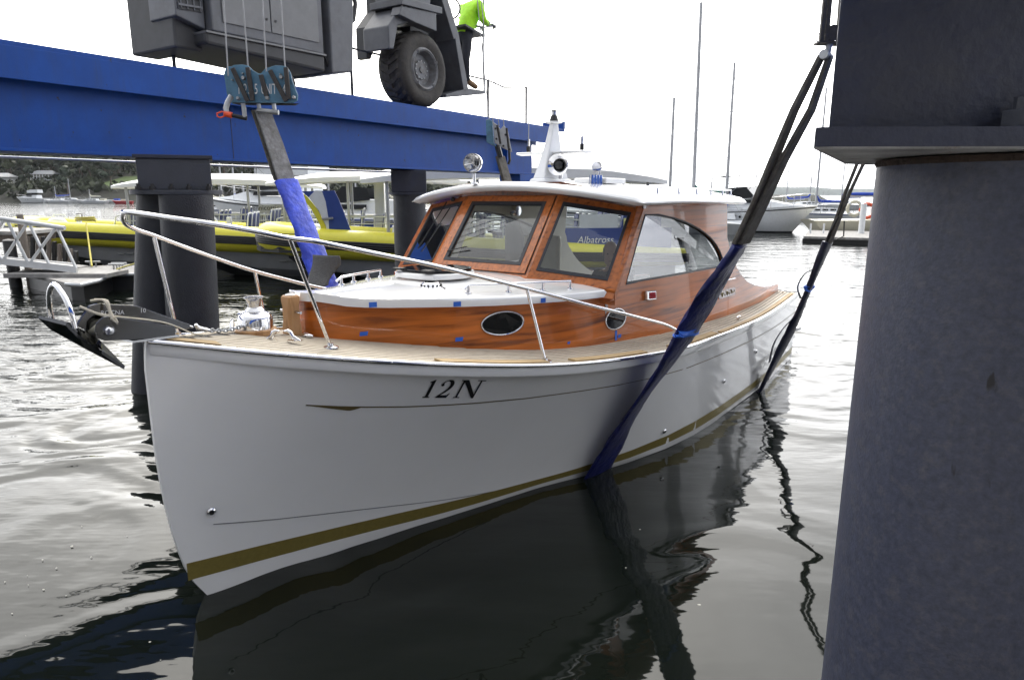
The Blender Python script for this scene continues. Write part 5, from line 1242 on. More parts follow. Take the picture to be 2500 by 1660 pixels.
me = skin_body(J, E_, 'pelvis'); dress(me, J, E_, [0, 0, 0, 3, 0, 0, 0, 0, 0, 0, 1, 1, 1, 2, 1, 1, 1, 2], ['hi_vis', 'navy_cloth', 'boot', 'skin'])
me.transform(Matrix.Translation(-op.location)); link('body', me, op)
hm = MB(); hand(hm, R(8.30, -.20, 6.025), BD + V(0, 0, .1), V(0, 0, 1), 1.15, .9); hand(hm, R(8.38, -.56, 6.05), BD + V(0, 0, .05), V(0, 0, 1), 1.15, .9)
child(hm, 'gloves', M['glove'], op, smooth=50)
head(op, R(8.17, -.42, 6.62), BD + V(0, 0, -.25), V(0, 0, 1) + BD * .25, hair='hair_brown', bald=False)
pi_ = thing('person', 'person in dark top at the helm inside the timber cabin, seen through the windshield', 'person', BW(4.9, .35, 1.0))
def QB(s, t, z): return tuple(BW(s, t, z))
hx, ht = 4.78, .40
J = {'pelvis': (QB(hx + .12, ht, 1.12), (.14, .17)), 'waist': (QB(hx + .12, ht, 1.32), (.13, .16)), 'chest': (QB(hx + .06, ht, 1.53), (.14, .2)), 'neck0': (QB(hx + .03, ht, 1.70), .08), 'neck': (QB(hx + .01, ht, 1.78), .055), 'sh_r': (QB(hx + .04, ht + .19, 1.64), .075), 'el_r': (QB(hx - .04, ht + .25, 1.36), .055), 'wr_r': (QB(hx - .3, ht + .17, 1.42), .04), 'sh_l': (QB(hx + .04, ht - .19, 1.64), .075), 'el_l': (QB(hx - .04, ht - .25, 1.36), .055), 'wr_l': (QB(hx - .3, ht - .17, 1.42), .04)}
E_ = [('pelvis', 'waist'), ('waist', 'chest'), ('chest', 'neck0'), ('neck0', 'neck'), ('chest', 'sh_r'), ('sh_r', 'el_r'), ('el_r', 'wr_r'), ('chest', 'sh_l'), ('sh_l', 'el_l'), ('el_l', 'wr_l')]
me = skin_body(J, E_, 'pelvis'); dress(me, J, E_, [0, 0, 0, 1, 0, 0, 0, 0, 0, 0], ['navy_cloth', 'skin'])
me.transform(Matrix.Translation(-pi_.location)); link('body', me, pi_)
FW = BM.to_3x3() @ V(1, .55, -.1)
hm = MB(); hand(hm, BW(hx - .30, ht + .17, 1.42), FW, V(0, 0, 1), 1, .8); hand(hm, BW(hx - .30, ht - .17, 1.42), FW, V(0, 0, 1), 1, .8)
child(hm, 'hands', M['skin'], pi_, smooth=50)
head(pi_, BW(hx - .01, ht, 1.885), FW, V(0, 0, 1), r=.11)
# ------------------------------------------------------------------ tour boats with yellow tubes, pontoon, gangway
def atz(u, v, z):
    d = at(u, v, 1.0) - V(0, 0, CAM_Z); t = (z - CAM_Z) / d.z; return V(0, 0, CAM_Z) + d * t
def lb(mb, name, m, root, **k): return mb.build(name, M[m] if isinstance(m, str) else m, root, **k)
def seat_meshes():
    a = MB(); a.box((0, 0, .42), (.44, .46, .09)); a.rows([[V(-.20, y, .46), V(-.14, y, .46), V(-.22, y, 1.0), V(-.28, y, .98)] for y in (-.22, .22)], True, True, True)
    f = MB().tube([V(-.17, -.25, .3), V(-.25, -.25, .9), V(-.27, -.18, 1.03), V(-.27, .18, 1.03), V(-.25, .25, .9), V(-.17, .25, .3)], .022, 6).tube([V(.1, 0, 0), V(.02, 0, .4)], .05, 8)
    return a.mesh('seat', M['seat_blue']), f.mesh('seat_frame', M['plastic_white'], 60)
SEAT = seat_meshes()
def upath():
    half = [(-9.6, 1.22, .76), (-6, 1.25, .86), (-3, 1.25, 1.03), (-.8, 1.22, 1.17), (.5, 1.12, 1.25), (1.3, .90, 1.32), (1.75, .55, 1.37), (1.9, 0, 1.39)]
    d = dense(half, 5); return d, d + [(x, -y, z) for x, y, z in d[::-1][1:]]
def tour_boat(label, loc, rz, canopy, rows_x, fin=False, name_side=False):
    rt = thing('tour_boat', label, 'tour boat', loc, rz, 'tour boats with yellow tubes')
    secs = []
    for x, w, zc, zk, ws in ((1.45, .02, 1.0, .80, .05), (.9, .38, .70, .36, .6), (.2, .72, .48, .06, .9), (-.8, .96, .30, -.25, 1.08), (-2.5, 1.1, .16, -.42, 1.14), (-5, 1.12, .06, -.45, 1.15), (-9.4, 1.12, .02, -.42, 1.15)):
        top = 1.0 if x < .5 else 1.05 + (x - .5) * .1
        secs.append([V(x, 0, zk), V(x, w * .55, zk + (zc - zk) * .5), V(x, w, zc), V(x, w + .03, zc + .03), V(x, ws, (zc + top) / 2), V(x, ws, top), V(x, -ws, top), V(x, -ws, (zc + top) / 2), V(x, -w - .03, zc + .03), V(x, -w, zc), V(x, -w * .55, zk + (zc - zk) * .5)])
    lb(MB().rows(secs, True, True, True), 'hull', 'rib_grey', rt, smooth=25)
    fa_ = [[p + V(.012 if i == 0 else .004, 0, -.012) for p in (s[9], s[10], s[0], s[1], s[2])] for i, s in enumerate(secs[:5])]
    lb(MB().rows(fa_[:4]), 'forefoot_paint', 'antifoul', rt)
    for x in (-1.6, -1.9, -2.2, -3.6, -3.9, -4.2, -4.5):
        for sg in (1, -1): lb(MB().box((x, sg * 1.14, .52), (.22, .05, .045)), 'hull_step', 'rib_grey', rt, bevel=.012)
    h, full = upath()
    lb(MB().tube([V(*p) for p in full], [.39 * min(1, .62 + .38 * min(i, len(full) - 1 - i) / 6) for i in range(len(full))], 20), 'tube', 'rib_yellow', rt, smooth=60)
    st = MB()
    for dz, r in ((.085, .04), (.028, .042), (-.028, .042), (-.085, .04)):
        pts = []
        for i, p in enumerate(full):
            a, b = V(*full[max(i - 1, 0)]), V(*full[min(i + 1, len(full) - 1)]); t = (b - a).normalized(); o = V(t.y, -t.x, 0).normalized() * -1
            o = V(-t.y, t.x, 0).normalized()
            pts.append(V(*p) + o * sqrt(max(.01, .375 ** 2 - dz * dz)) + V(0, 0, dz))
        st.tube(pts, r, 6)
    lb(st, 'rub_strake', 'rubber', rt, smooth=60)
    pad = MB()
    for k in range(6):
        pad.rows([[V(x + .37 * (1 if True else 0) * nx_, y + .37 * ny_, 1.27 + .085 * (k - 2.5) + zz) for zz in (-.036, .036)] + [V(x + .30 * nx_, y + .30 * ny_, 1.27 + .085 * (k - 2.5) + zz) for zz in (.036, -.036)] for x, y, nx_, ny_ in ((.55, 1.1, .25, .97), (1.3, .9, .6, .8), (1.75, .5, .85, .5), (1.92, 0, 1, 0), (1.75, -.5, .85, -.5), (1.3, -.9, .6, -.8), (.55, -1.1, .25, -.97))], True, True, True)
    lb(pad, 'bow_pad', 'rubber', rt)
    lb(MB().prism([V(1.4, -.6, 1.22), V(1.4, .6, 1.22), V(-9.4, 1.05, 1.0), V(-9.4, -1.05, 1.0)], (0, 0, .04)), 'deck', 'rib_grey', rt)
    lb(MB().ball((.75, 0, 1.52), .26, 14, 8, (1.25, .8, .8)).lathe([(.12, 0), (.12, .1), (.07, .12)], (1.0, -.14, 1.55), (.4, -.9, .1), 14).tube([V(.5, -.2, 1.68), V(.6, -.22, 1.82), V(.9, -.2, 1.82), V(1.0, -.2, 1.7)], .03, 6), 'bow_bollard', 'plastic_white', rt, smooth=50)
    lb(MB().lathe([(.06, .0), (.06, .04), (.045, .05)], (1.05, -.25, 1.56), (.4, -.9, .1), 14), 'bollard_hub', 'galv', rt)
    lb(MB().box((.15, -.25, 1.5), (.14, .14, .62)), 'bow_post', 'plastic_white', rt, bevel=.02)
    for i, x in enumerate(rows_x):
        for y in (-.66, 0.0, .66):
            s = link('seat', SEAT[0], rt); s.location = (x, y, .92 + (.10 if i % 2 else 0)); s.rotation_euler.z = 0
            f = link('seat_frame', SEAT[1], s)
    for sg in (1, -1):
        g = MB().tube([V(-1.4, sg * .92, 1.4), V(-1.5, sg * .92, 1.78), V(-1.75, sg * .92, 1.84), V(-8.6, sg * .98, 1.80), V(-8.9, sg * .98, 1.7), V(-8.9, sg * .98, 1.3)], .026, 6)
        g.tube([V(-1.5, sg * .92, 1.62), V(-8.8, sg * .98, 1.6)], .02, 6)
        for x in (-2.4, -3.4, -4.4, -5.4, -6.4, -7.4): g.tube([V(x, sg * .95, 1.3), V(x, sg * .95, 1.82)], .022, 6)
        lb(g, 'side_rail', 'plastic_white', rt, smooth=60)
    if canopy:
        x0, x1, z0, thk = canopy; rows = []
        for i in range(15):
            q = i / 14; x = x0 + (x1 - x0) * q; e = min(q, 1 - q); w = 1.3 - .5 * max(0, 1 - e / .12) ** 2; hh = thk * (.35 + .65 * min(1, e / .25)); zb = z0 + .12 * sin(q * pi)
            rows.append([V(x, y * w, zb + hh * (1 - .55 * abs(y) ** 2.5)) for y in (-1, -.85, -.5, 0, .5, .85, 1)] + [V(x, y * w, zb + hh * .1 - .03) for y in (1, .5, 0, -.5, -1)])
        lb(MB().rows(rows, True, True, True), 'canopy', 'gelcoat_matt', rt, smooth=40)
        for sg in (1, -1):
            for k in range(4):
                x = x0 + (x1 - x0) * (.08 + .28 * k); lb(MB().tube([V(x, sg * 1.0, 1.1), V(x, sg * 1.05, z0 + .1)], .045, 8), 'canopy_post', 'alu_mast', rt, smooth=60)
    if fin:
        fo = [(-1.2, 2.78), (-1.75, 2.55), (-2.25, 2.15), (-2.6, 1.75), (-2.72, 1.4), (-2.6, 1.2)]; fi = [(-4.4, 1.2), (-4.1, 1.6), (-3.75, 2.1), (-3.4, 2.55), (-3.15, 2.80)]
        lb(MB().prism([V(x * .42 + 1.38, 1.0, z * .93) for x, z in fo + fi], (0, .10, 0)), 'arch', 'rib_blue', rt)
        ye = [(-1.2, 2.78), (-1.75, 2.55), (-2.25, 2.15), (-2.6, 1.75), (-2.72, 1.4), (-2.62, 1.2), (-2.45, 1.2), (-2.42, 1.4), (-2.28, 1.78), (-1.95, 2.12), (-1.55, 2.42)]
        ye = [(x, z * .93) for x, z in ye]
        lb(MB().prism([V(x * .42 + 1.38, .985, z * .93) for x, z in [(-.9, 2.84), (-1.5, 2.64), (-2.1, 2.28), (-2.5, 1.85), (-2.68, 1.4), (-2.5, 1.2), (-2.3, 1.2), (-2.38, 1.5), (-2.15, 1.9), (-1.7, 2.3), (-1.2, 2.62)]], (0, .13, 0)), 'arch_edge', 'rib_yellow', rt)
        lb(MB().prism([V(x * .42 + 1.38, 1.102, z * .93) for x, z in [(-1.6, 2.62), (-2.15, 2.26), (-2.52, 1.86), (-2.70, 1.5), (-2.72, 2.0), (-2.6, 2.5), (-2.4, 2.8), (-2.0, 2.8)]], (0, .012, 0)), 'arch_panel', 'plastic_white', rt)
        lb(MB().tube([V(.40, 1.12, 1.88), V(.12, 1.16, 1.90)], .03, 6), 'arch_light', 'galv', rt)
    if name_side:
        pass
    return rt
RZ = atan2(-.17, -.985)
tour_boat('leftmost yellow tubed tour boat, tied by a yellow rope at the grey pontoon', (-15.2, 24.4, 0), RZ, (-1.4, -8.4, 2.72, .40), [-1.6 - .75 * k for k in range(9)])
tour_boat('middle yellow tubed tour boat with rows of blue seats, between the two groups of piles', (-8.8, 21.8, 0), RZ, (-1.2, -8.0, 2.78, .34), [-.4 - .68 * k for k in range(12)])
rb = tour_boat('yellow tubed tour boat with blue and yellow arch, its bow behind the blue sleeve', (-4.75, 19.25, 0), RZ, (-.6, -9.2, 2.80, .62), [-2.2 - .75 * k for k in range(9)], fin=True)
# its blue name board further aft
lb(MB().rows([[V(x, 1.28 - .05 * (z - 1), z) for z in (1.0, 1.45, 1.62 - .25 * abs(q - .4))] for x, q in ((-5.4, 0), (-5.9, .3), (-6.6, .5), (-9.2, .5))]), 'name_board', 'rib_blue', rb)
lettering('Albatross', .27, M['paint_white'], rb, frame_matrix((-6.95, 1.30, 1.27), V(-1, 0, 0), V(0, 0, 1)), shear=.2, name='name_lettering')
lb(MB().prism([V(-6.5, 1.22, 1.60), V(-7.6, 1.22, 1.58), V(-7.6, 1.22, 1.98), V(-6.5, 1.22, 1.96)], (0, .02, 0)), 'white_screen', 'plastic_white', rb)
lb(MB().prism([V(-7.65, 1.15, 1.2), V(-8.9, 1.15, 1.2), V(-8.9, 1.15, 2.6), V(-7.9, 1.15, 2.6)], (0, .05, 0)), 'blue_panel', 'rib_blue', rb)
lb(MB().prism([V(-7.78, 1.21, 1.42), V(-8.24, 1.21, 1.42), V(-8.24, 1.21, 1.86), V(-7.78, 1.21, 1.86)], (0, .008, 0)), 'sticker', 'sticker', rb)
for k, tx_ in enumerate(('PENNICOTT', 'WILDERNESS', 'JOURNEYS')):
    lettering(tx_, .052, M['ink'], rb, frame_matrix((-7.95, 1.2205, 1.75 - .11 * k), V(-1, 0, 0), V(0, 0, 1)), name='sticker_lettering', bold=.0015)
lb(MB().add([V(-8.15 + .045 * cos(a), 1.2205, 1.74 + .06 * sin(a)) for a in [2 * pi * k / 14 for k in range(14)]], [tuple(range(14))]).add([V(x, 1.2205, z) for x, z in ((-8.08, 1.55), (-8.22, 1.55), (-8.19, 1.66), (-8.11, 1.66))], [(0, 1, 2, 3)]), 'sticker_figure', 'ink', rb)
sg_ = thing('notice_board', 'grey notice board on the tour boats beside the blue sling sleeve', 'notice board', at(665, 505, 24.6))
child(MB().prism([at(631, 500, 24.6), at(703, 500, 24.6), at(703, 522, 24.6), at(631, 522, 24.6)], (0, .05, 0)), 'board', M['rib_grey'], sg_)
child(MB().tube([at(640, 522, 24.62), at(640, 560, 24.62)], .03, 6).tube([at(700, 522, 24.62), at(700, 560, 24.62)], .03, 6), 'legs', M['galv'], sg_)
lettering('#pennicottjourneys', .24, M['ink'], sg_, sg_.matrix_basis.inverted() @ frame_matrix(at(663, 508, 24.59), V(1, 0, 0), V(0, 0, 1)), name='board_lettering')

# pontoon
zt = .46
pon = thing('pontoon', 'grey floating pontoon with a bent edge at left, beside the yellow tour boat', 'pontoon', atz(240, 665, 0))
top = [atz(u, v, zt) for u, v in ((44, 662), (160, 690), (196, 692), (240, 682), (276, 668), (420, 664), (430, 644), (330, 644), (180, 652), (80, 650))]
child(MB().prism([p - V(0, 0, .09) for p in top], (0, 0, .09)), 'deck', M['pontoon'], pon, bevel=.012)
edge = [top[i] for i in range(1, 6)]
child(MB().tube([p + V(0, -.02, -.03) for p in edge], .035, 6), 'edge_fender', M['plastic_white'], pon)
child(MB().prism([p.lerp(sum(top, V(0, 0, 0)) / len(top), .12) - V(0, 0, .62) for p in top], (0, 0, .52)), 'float', M['black'], pon)
child(MB().box(atz(165, 668, zt + .05), (2.6, 1.0, .10)), 'ramp_plate', M['pontoon'], pon)
for u, v in ((228, 651), (292, 655), (285, 658)):
    c = atz(u, v, zt); child(MB().tube([c + V(-.22, 0, .14), c + V(.22, 0, .14)], .028, 6).tube([c + V(-.08, 0, 0), c + V(-.08, 0, .14)], .024, 6).tube([c + V(.08, 0, 0), c + V(.08, 0, .14)], .024, 6), 'mooring_cleat', M['galv'], pon)
gw = thing('gangway', 'white metal truss gangway sloping down to the pontoon at the left edge', 'gangway', at(190, 656, 17.6))
Yg = 17.4
def gp(u, v, dy=0): return at(u, v, Yg + dy)
for dy, tp, bt_ in ((0, ((-120, 515), (158, 557)), ((-120, 624), (187, 658))), (1.1, ((-120, 522), (150, 556)), ((-120, 622), (180, 650)))):
    child(MB().tube([gp(*tp[0], dy), gp(*tp[1], dy)], .055, 8), 'top_chord', M['alu_white'], gw, smooth=60)
    child(MB().belt([gp(*bt_[0], dy), gp(*bt_[1], dy)], V(0, 0, 1), .17, .06), 'bottom_chord', M['alu_white'], gw)
for a, b in (((16, 536), (70, 645)), ((67, 545), (8, 635)), ((71, 546), (122, 650)), ((137, 555), (71, 645)), ((139, 556), (186, 656)), ((10, 536), (-50, 632)), ((-60, 526), (6, 637))):
    child(MB().tube([gp(*a), gp(*b)], .04, 6), 'diagonal', M['alu_white'], gw, smooth=60)
child(MB().belt([gp(-120, 624, .55), gp(186, 655, .55)], V(0, 1, 0), 1.05, .03), 'walkway', M['pontoon'], gw)
for lab, u, v, Y, r, ht in (('weathered timber pile standing behind the gangway top rail', 48, 525, 19.0, .085, 0), ('short timber pile in the open water beyond the tour boat bow', 193, 523, 27.5, .10, 0), ('dark timber pile below the gangway at the left edge', 21, 588, 18.9, .15, 0)):
    c = at(u, v, Y); pl_ = thing('timber_pile', lab, 'pile', (c.x, c.y, 0), 0, 'timber mooring piles')
    child(MB().tube([V(c.x + .03, c.y, -1), V(c.x, c.y, c.z)], [r * 1.05, r], 12), 'shaft', M['timber' if Y != 18.9 else 'black'], pl_, smooth=50)
    child(MB().lathe([(r * 1.03, 0), (r * .9, .03), (0, .05)], c, (0, 0, 1), 12), 'cap', M['pontoon'], pl_)
jt = thing('timber_jetty', 'low timber jetty end with dark beam at the left edge', 'jetty', at(10, 575, 19.4))
child(MB().prism([at(-80, 563, 19.3), at(40, 566, 19.3), at(43, 574, 19.3), at(-80, 573, 19.3)], (0, 2, 0)), 'deck_edge', M['pontoon'], jt)
child(MB().prism([at(-80, 575, 19.35), at(36, 575, 19.35), at(34, 592, 19.35), at(-80, 592, 19.35)], (0, 1.8, 0)), 'bearer', M['timber'], jt)
scn = thing('timber_screen', 'dark slatted timber screen below the bow of the leftmost tour boat', 'screen', at(110, 640, 19.6))
for k in range(10):
    u = 60 + 13.2 * k; child(MB().prism([at(u, 578 + 6 * max(0, k - 3), 19.6), at(u + 8.2, 578 + 6 * max(0, k - 3), 19.6), at(u + 8.6, 668, 19.6), at(u, 668, 19.6)], (0, .08, 0)), 'slat', M['black' if k % 2 else 'timber'], scn)
child(MB().prism([at(58, 633, 19.72), at(190, 640, 19.72), at(190, 648, 19.72), at(58, 641, 19.72)], (0, .1, 0)), 'rail', M['black'], scn)
yr = thing('mooring_rope', 'yellow rope from the leftmost tour boat down to the pontoon cleat', 'rope', atz(224, 650, zt))
a_, b_ = at(210, 544, 21.9), atz(224, 650, zt + .05)
child(MB().tube([a_.lerp(b_, f) + V(0, 0, -.05 * sin(pi * f)) for f in [i / 8 for i in range(9)]], .026, 6), 'line', M['rope_yellow'], yr, smooth=60)
child(MB().tube([a_ + V(.25 * cos(t) * 1.2, .2 * sin(t), .05 + .01 * t) for t in [k * .5 for k in range(26)]], .025, 6), 'coil', M['rope_yellow'], yr, smooth=60)
child(MB().tube([atz(285, 657, zt + .05), atz(305, 651, zt + .3), atz(330, 644, zt + .6)], .02, 6), 'line', M['rope_yellow'], yr, smooth=60)

# ------------------------------------------------------------------ other boats
def hull_loft(L, Bm, fb, fs, rake=.12, st=.8):
    rows = []
    for i in range(15):
        q = i / 14; x = -L / 2 + L * q
        w = Bm / 2 * (st + (1 - st) * min(1, q / .4)) * (1 if q < .45 else max(.012, 1 - ((q - .45) / .55) ** 2.1))
        zt_ = fs + (fb - fs) * q ** 2
        rk = lambda f: x - (1 - f) * L * (.17 * max(0, (q - .7) / .3) ** 1.2 - .07 * max(0, (.2 - q) / .2))
        wl = w * (.80 - .25 * max(0, q - .5))
        rows.append([V(rk(0), 0, -.35 + .1 * q), V(rk(.0), wl * .8, -.12), V(rk(.12), wl, .10), V(rk(.55), (w + wl) / 2 * 1.02, zt_ * .55), V(rk(1), w, zt_), V(rk(1), 0, zt_ + .05), V(rk(1), -w, zt_), V(rk(.55), -(w + wl) / 2 * 1.02, zt_ * .55), V(rk(.12), -wl, .10), V(rk(.0), -wl * .8, -.12)])
    return MB().rows(rows, True, True, True), rows
def stripe(rows, i0, f, h, sides=(1, -1)):
    g = MB()
    for sgn in sides:
        rr = []
        for r in rows:
            a, b = (r[3], r[4]) if sgn > 0 else (r[7], r[6])
            p, q = a.lerp(b, f), a.lerp(b, f + h); o = V(0, .015 * sgn, 0); rr.append([p + o, q + o])
        g.rows(rr)
    return g
def yacht(label, loc, rz, L, mast_h, cover='sail_blue', hullm='plastic_white', group='moored sailing yachts', stripe_m='rib_blue', detail=True, lean=0.0):
    rt = thing('sailing_yacht', label, 'yacht', loc, rz, group)
    h, rows = hull_loft(L, L * .30, L * .115, L * .085)
    lb(h, 'hull', hullm, rt, smooth=35)
    lb(stripe(rows, 0, .62, .2), 'sheer_stripe', stripe_m, rt)
    lb(MB().rows([[V(x, -w, L * .11), V(x, -w * .85, L * .11 + hh), V(x, w * .85, L * .11 + hh), V(x, w, L * .11)] for x, w, hh in ((-L * .18, L * .08, L * .045), (.05 * L, L * .085, L * .05), (.2 * L, L * .055, L * .035), (.26 * L, L * .03, .03))], False, True, True), 'coach_house', 'plastic_white', rt, smooth=40)
    for x in (-.12, -.02, .08):
        for sg in (1, -1): lb(MB().box((x * L, sg * L * .0815, L * .135), (L * .07, .02, L * .018)), 'window', 'dark_glass', rt)
    mx = L * .06
    lb(MB().tube([V(mx, 0, L * .12), V(mx + lean * mast_h, 0, mast_h)], [L * .011 + .03, L * .008 + .02], 8), 'mast', 'alu_mast', rt, smooth=60)
    lb(MB().tube([V(mx, 0, L * .215), V(mx - L * .36, 0, L * .22)], .05, 6), 'boom', 'alu_mast', rt)
    rows = []
    for i in range(9):
        q = i / 8; r = .06 + .11 * (1 - q) ** .8 + .02 * sin(i * 2.1); c = V(mx - L * .35 * q + .02, 0, L * .225 + .12 + .5 * max(0, .14 - q) / .14)
        rows.append([c + V(0, r * .8 * cos(t), r * sin(t) - .05) for t in [2 * pi * k / 8 for k in range(8)]])
    lb(MB().rows(rows, True, True, True), 'sail_cover', cover, rt, smooth=60)
    g = MB()
    for a in (V(L * .50, 0, L * .13), V(-L * .48, 0, L * .11), V(mx - .2, L * .14, L * .11), V(mx - .2, -L * .14, L * .11)):
        g.tube([a, V(mx + lean * mast_h, 0, mast_h * .985)], .010, 4)
    for f in (.45, .72): g.tube([V(mx, -L * .075, mast_h * f), V(mx, L * .075, mast_h * f)], .02, 4)
    lb(g, 'rigging', 'wire', rt)
    if detail:
        g = MB()
        for sg in (1, -1):
            pts = [V(x * L, sg * L * w, L * .12 + .55) for x, w in ((.5, .02), (.3, .10), (0, .14), (-.3, .135), (-.47, .11))]
            g.tube(pts, .012, 4)
            for p in pts: g.tube([p, p - V(0, 0, .55)], .012, 4)
        lb(g, 'lifelines', 'galv', rt)
    return rt
def cruiser(label, loc, rz, L, arch=True, bimini=True, fly=False, group='moored motor cruisers', hullm='plastic_white', canopy_m='lift_dark', dark_keel=True):
    rt = thing('motor_cruiser', label, 'motor cruiser', loc, rz, group)
    h, rows = hull_loft(L, L * .34, L * .19, L * .14, rake=.2, st=.92)
    lb(h, 'hull', hullm, rt, smooth=35)
    if dark_keel: lb(MB().rows([[p * 1.0 + V(.01 * (i > 10), 0, -.004) + V(0, .012 * (1 if p.y > 0 else -1), 0) for p in (r[8], r[9], r[0], r[1], r[2])] for i, r in enumerate(rows)]), 'bottom_paint', 'antifoul', rt)
    lb(stripe(rows, 0, .80, .10), 'rub_rail', 'ink', rt)
    z0 = L * .15
    lb(MB().rows([[V(x * L, -w * L, z0 + dz * L), V(x * L, -w * L * .8, z0 + hh * L), V(x * L, w * L * .8, z0 + hh * L), V(x * L, w * L, z0 + dz * L)] for x, w, hh, dz in ((-.25, .145, .10, 0), (0, .14, .105, .005), (.12, .12, .085, .015), (.30, .07, .05, .03), (.42, .02, .04, .035))], False, True, True), 'foredeck_house', 'plastic_white', rt, smooth=40)
    lb(MB().rows([[V(.12 * L, -.115 * L, z0 + .075 * L), V(.12 * L, .115 * L, z0 + .075 * L)], [V(.03 * L, -.11 * L, z0 + .17 * L), V(.03 * L, .11 * L, z0 + .17 * L)]]), 'windscreen', 'dark_glass', rt)
    for sg in (1, -1):
        lb(MB().quad(V(.12 * L, sg * .118 * L, z0 + .08 * L), V(.03 * L, sg * .112 * L, z0 + .17 * L), V(-.10 * L, sg * .125 * L, z0 + .16 * L), V(-.12 * L, sg * .14 * L, z0 + .10 * L)), 'side_screen', 'dark_glass', rt)
        lb(MB().rows([[V(x * L, sg * w * L, z0 + .055 * L), V(x * L, sg * w * L * .94, z0 + .078 * L)] for x, w in ((-.1, .142), (.08, .13))]), 'window', 'dark_glass', rt)
        lb(MB().tube([V(.47 * L, 0, z0 + .12 * L), V(.40 * L, sg * .05 * L, z0 + .12 * L), V(.2 * L, sg * .13 * L, z0 + .10 * L), V(0, sg * .16 * L, z0 + .08 * L)], .016, 5), 'bow_rail', 'steel', rt)
        for x, w in ((.36, .075), (.22, .125), (.1, .15)): lb(MB().tube([V(x * L, sg * w * L, z0 + .02 * L), V(x * L, sg * w * L, z0 + .108 * L)], .014, 5), 'rail_post', 'steel', rt)
        for x in (.02, .10): lb(MB().lathe([(.09, 0), (.085, .02)], (x * L, sg * .162 * L, z0 * .72), (0, sg, 0), 14), 'porthole', 'dark_glass', rt)
    if bimini:
        lb(MB().rows([[V(x * L, y * .13 * L, z0 + .25 * L + dz - .04 * abs(y)) for y in (-1, -.6, 0, .6, 1)] for x, dz in ((-.22, -.06), (-.15, 0), (.0, .01), (.06, -.05))]), 'bimini', canopy_m, rt, smooth=50)
        for sg in (1, -1):
            g = MB()
            g.tube([V(-.22 * L, sg * .13 * L, z0 + .24 * L), V(-.12 * L, sg * .14 * L, z0 + .1 * L)], .018, 5).tube([V(.06 * L, sg * .13 * L, z0 + .24 * L), V(-.1 * L, sg * .14 * L, z0 + .1 * L)], .018, 5)
            lb(g, 'bimini_frame', 'galv', rt)
    if fly:
        lb(MB().rows([[V(x * L, -w * L, z0 + a * L), V(x * L, -w * L * .9, z0 + b * L), V(x * L, w * L * .9, z0 + b * L), V(x * L, w * L, z0 + a * L)] for x, w, a, b in ((-.30, .13, .17, .27), (-.1, .13, .17, .27), (.06, .11, .17, .24))], False, True, True), 'flybridge', 'plastic_white', rt, smooth=40)
    return rt
def place_yacht(label, u, v, L, topv, ang, **k):
    p = atz(u, v, 0); Y = p.y
    z = at(u, topv, Y).z
    return yacht(label, (p.x, p.y, 0), radians(ang), L, z, **k)
# marina to the right
place_yacht('white yacht with bare grey mast, leftmost of the masts over the cabin roof', 1650, 566, 9, 238, 160, cover='sail_blue')
place_yacht('yacht with the tallest mast and green sail cover, behind the cabin roof', 1712, 560, 11.5, 6, 175, cover='sail_green', lean=.012)
place_yacht('white yacht with blue sail cover just beyond the aft cabin edge', 1768, 566, 8.0, 150, 75, cover='sail_blue', lean=-.005)
place_yacht('cream hulled yacht with long blue boom cover beside the near pile', 2185, 574, 11, 120, -4, cover='sail_blue', hullm='cream', stripe_m='cream')
place_yacht('small white sailing yacht with dark waterline beyond the pontoon', 2000, 540, 8, 215, 185)
cruiser('white motor cruiser with dark bimini, bow towards the viewer, right of the cabin', (16.3, 48.5, 0), radians(-38), 9.5)
for i, (u, v, L, tv, a) in enumerate(((1742, 520, 8, 430, 170), (1865, 516, 8, 405, 10), (1925, 514, 8, 410, 175), (1968, 515, 9, 420, 20), (2060, 512, 9, 395, 170), (1835, 512, 8, 420, 15))):
    place_yacht(('distant yacht left of the mast pair', 'distant yacht above the white cruiser bimini', 'distant yacht right of the white cruiser', 'distant yacht between cruiser and cream yacht', 'distant yacht behind the cream hulled yacht', 'distant yacht behind the forward sling')[i], u, v, L, tv, a, group='distant yachts off the marina', detail=False)
dk = thing('marina_pontoon', 'long low marina pontoon in front of the cream hulled yacht', 'pontoon', atz(2040, 578, 0))
dp = [atz(1962, 577, .35), atz(2220, 584, .35), atz(2220, 566, .35), atz(1975, 562, .35)]
child(MB().prism([p - V(0, 0, .12) for p in dp], (0, 0, .12)), 'deck', M['pontoon'], dk)
child(MB().prism([p - V(0, -.1, .45) for p in dp], (0, 0, .32)), 'float', M['black'], dk)
for u in (2102, 2010, 1978): child(MB().tube([atz(u, 572, .3) + V(0, 0, -.9), atz(u, 572, .3) + V(0, 0, 1.7 if u == 2102 else .6)], .16 if u == 2102 else .05, 10), 'post', M['plastic_white'], dk, smooth=60)
for lab, u, v, m in (('orange lifebuoy on the cream yacht rail, right of the white post', 2117, 515, 'ring_orange'), ('pale lifebuoy on the cream yacht rail, left of the white post', 2086, 509, 'cream')):
    c = at(u, v, 42.5); lbz = thing('lifebuoy', lab, 'lifebuoy', c, 0, 'lifebuoys on the cream yacht')
    child(MB().tube([c + V(.42 * cos(t), 0, .42 * sin(t)) for t in [2 * pi * k / 18 for k in range(18)]], .10, 8, closed=True), 'ring', M[m], lbz, smooth=60)
    for t in (.8, 2.4, 3.9, 5.5): child(MB().ball(c + V(.42 * cos(t), 0, .42 * sin(t)), .112, 8, 5), 'band', M['plastic_white'], lbz, smooth=60)
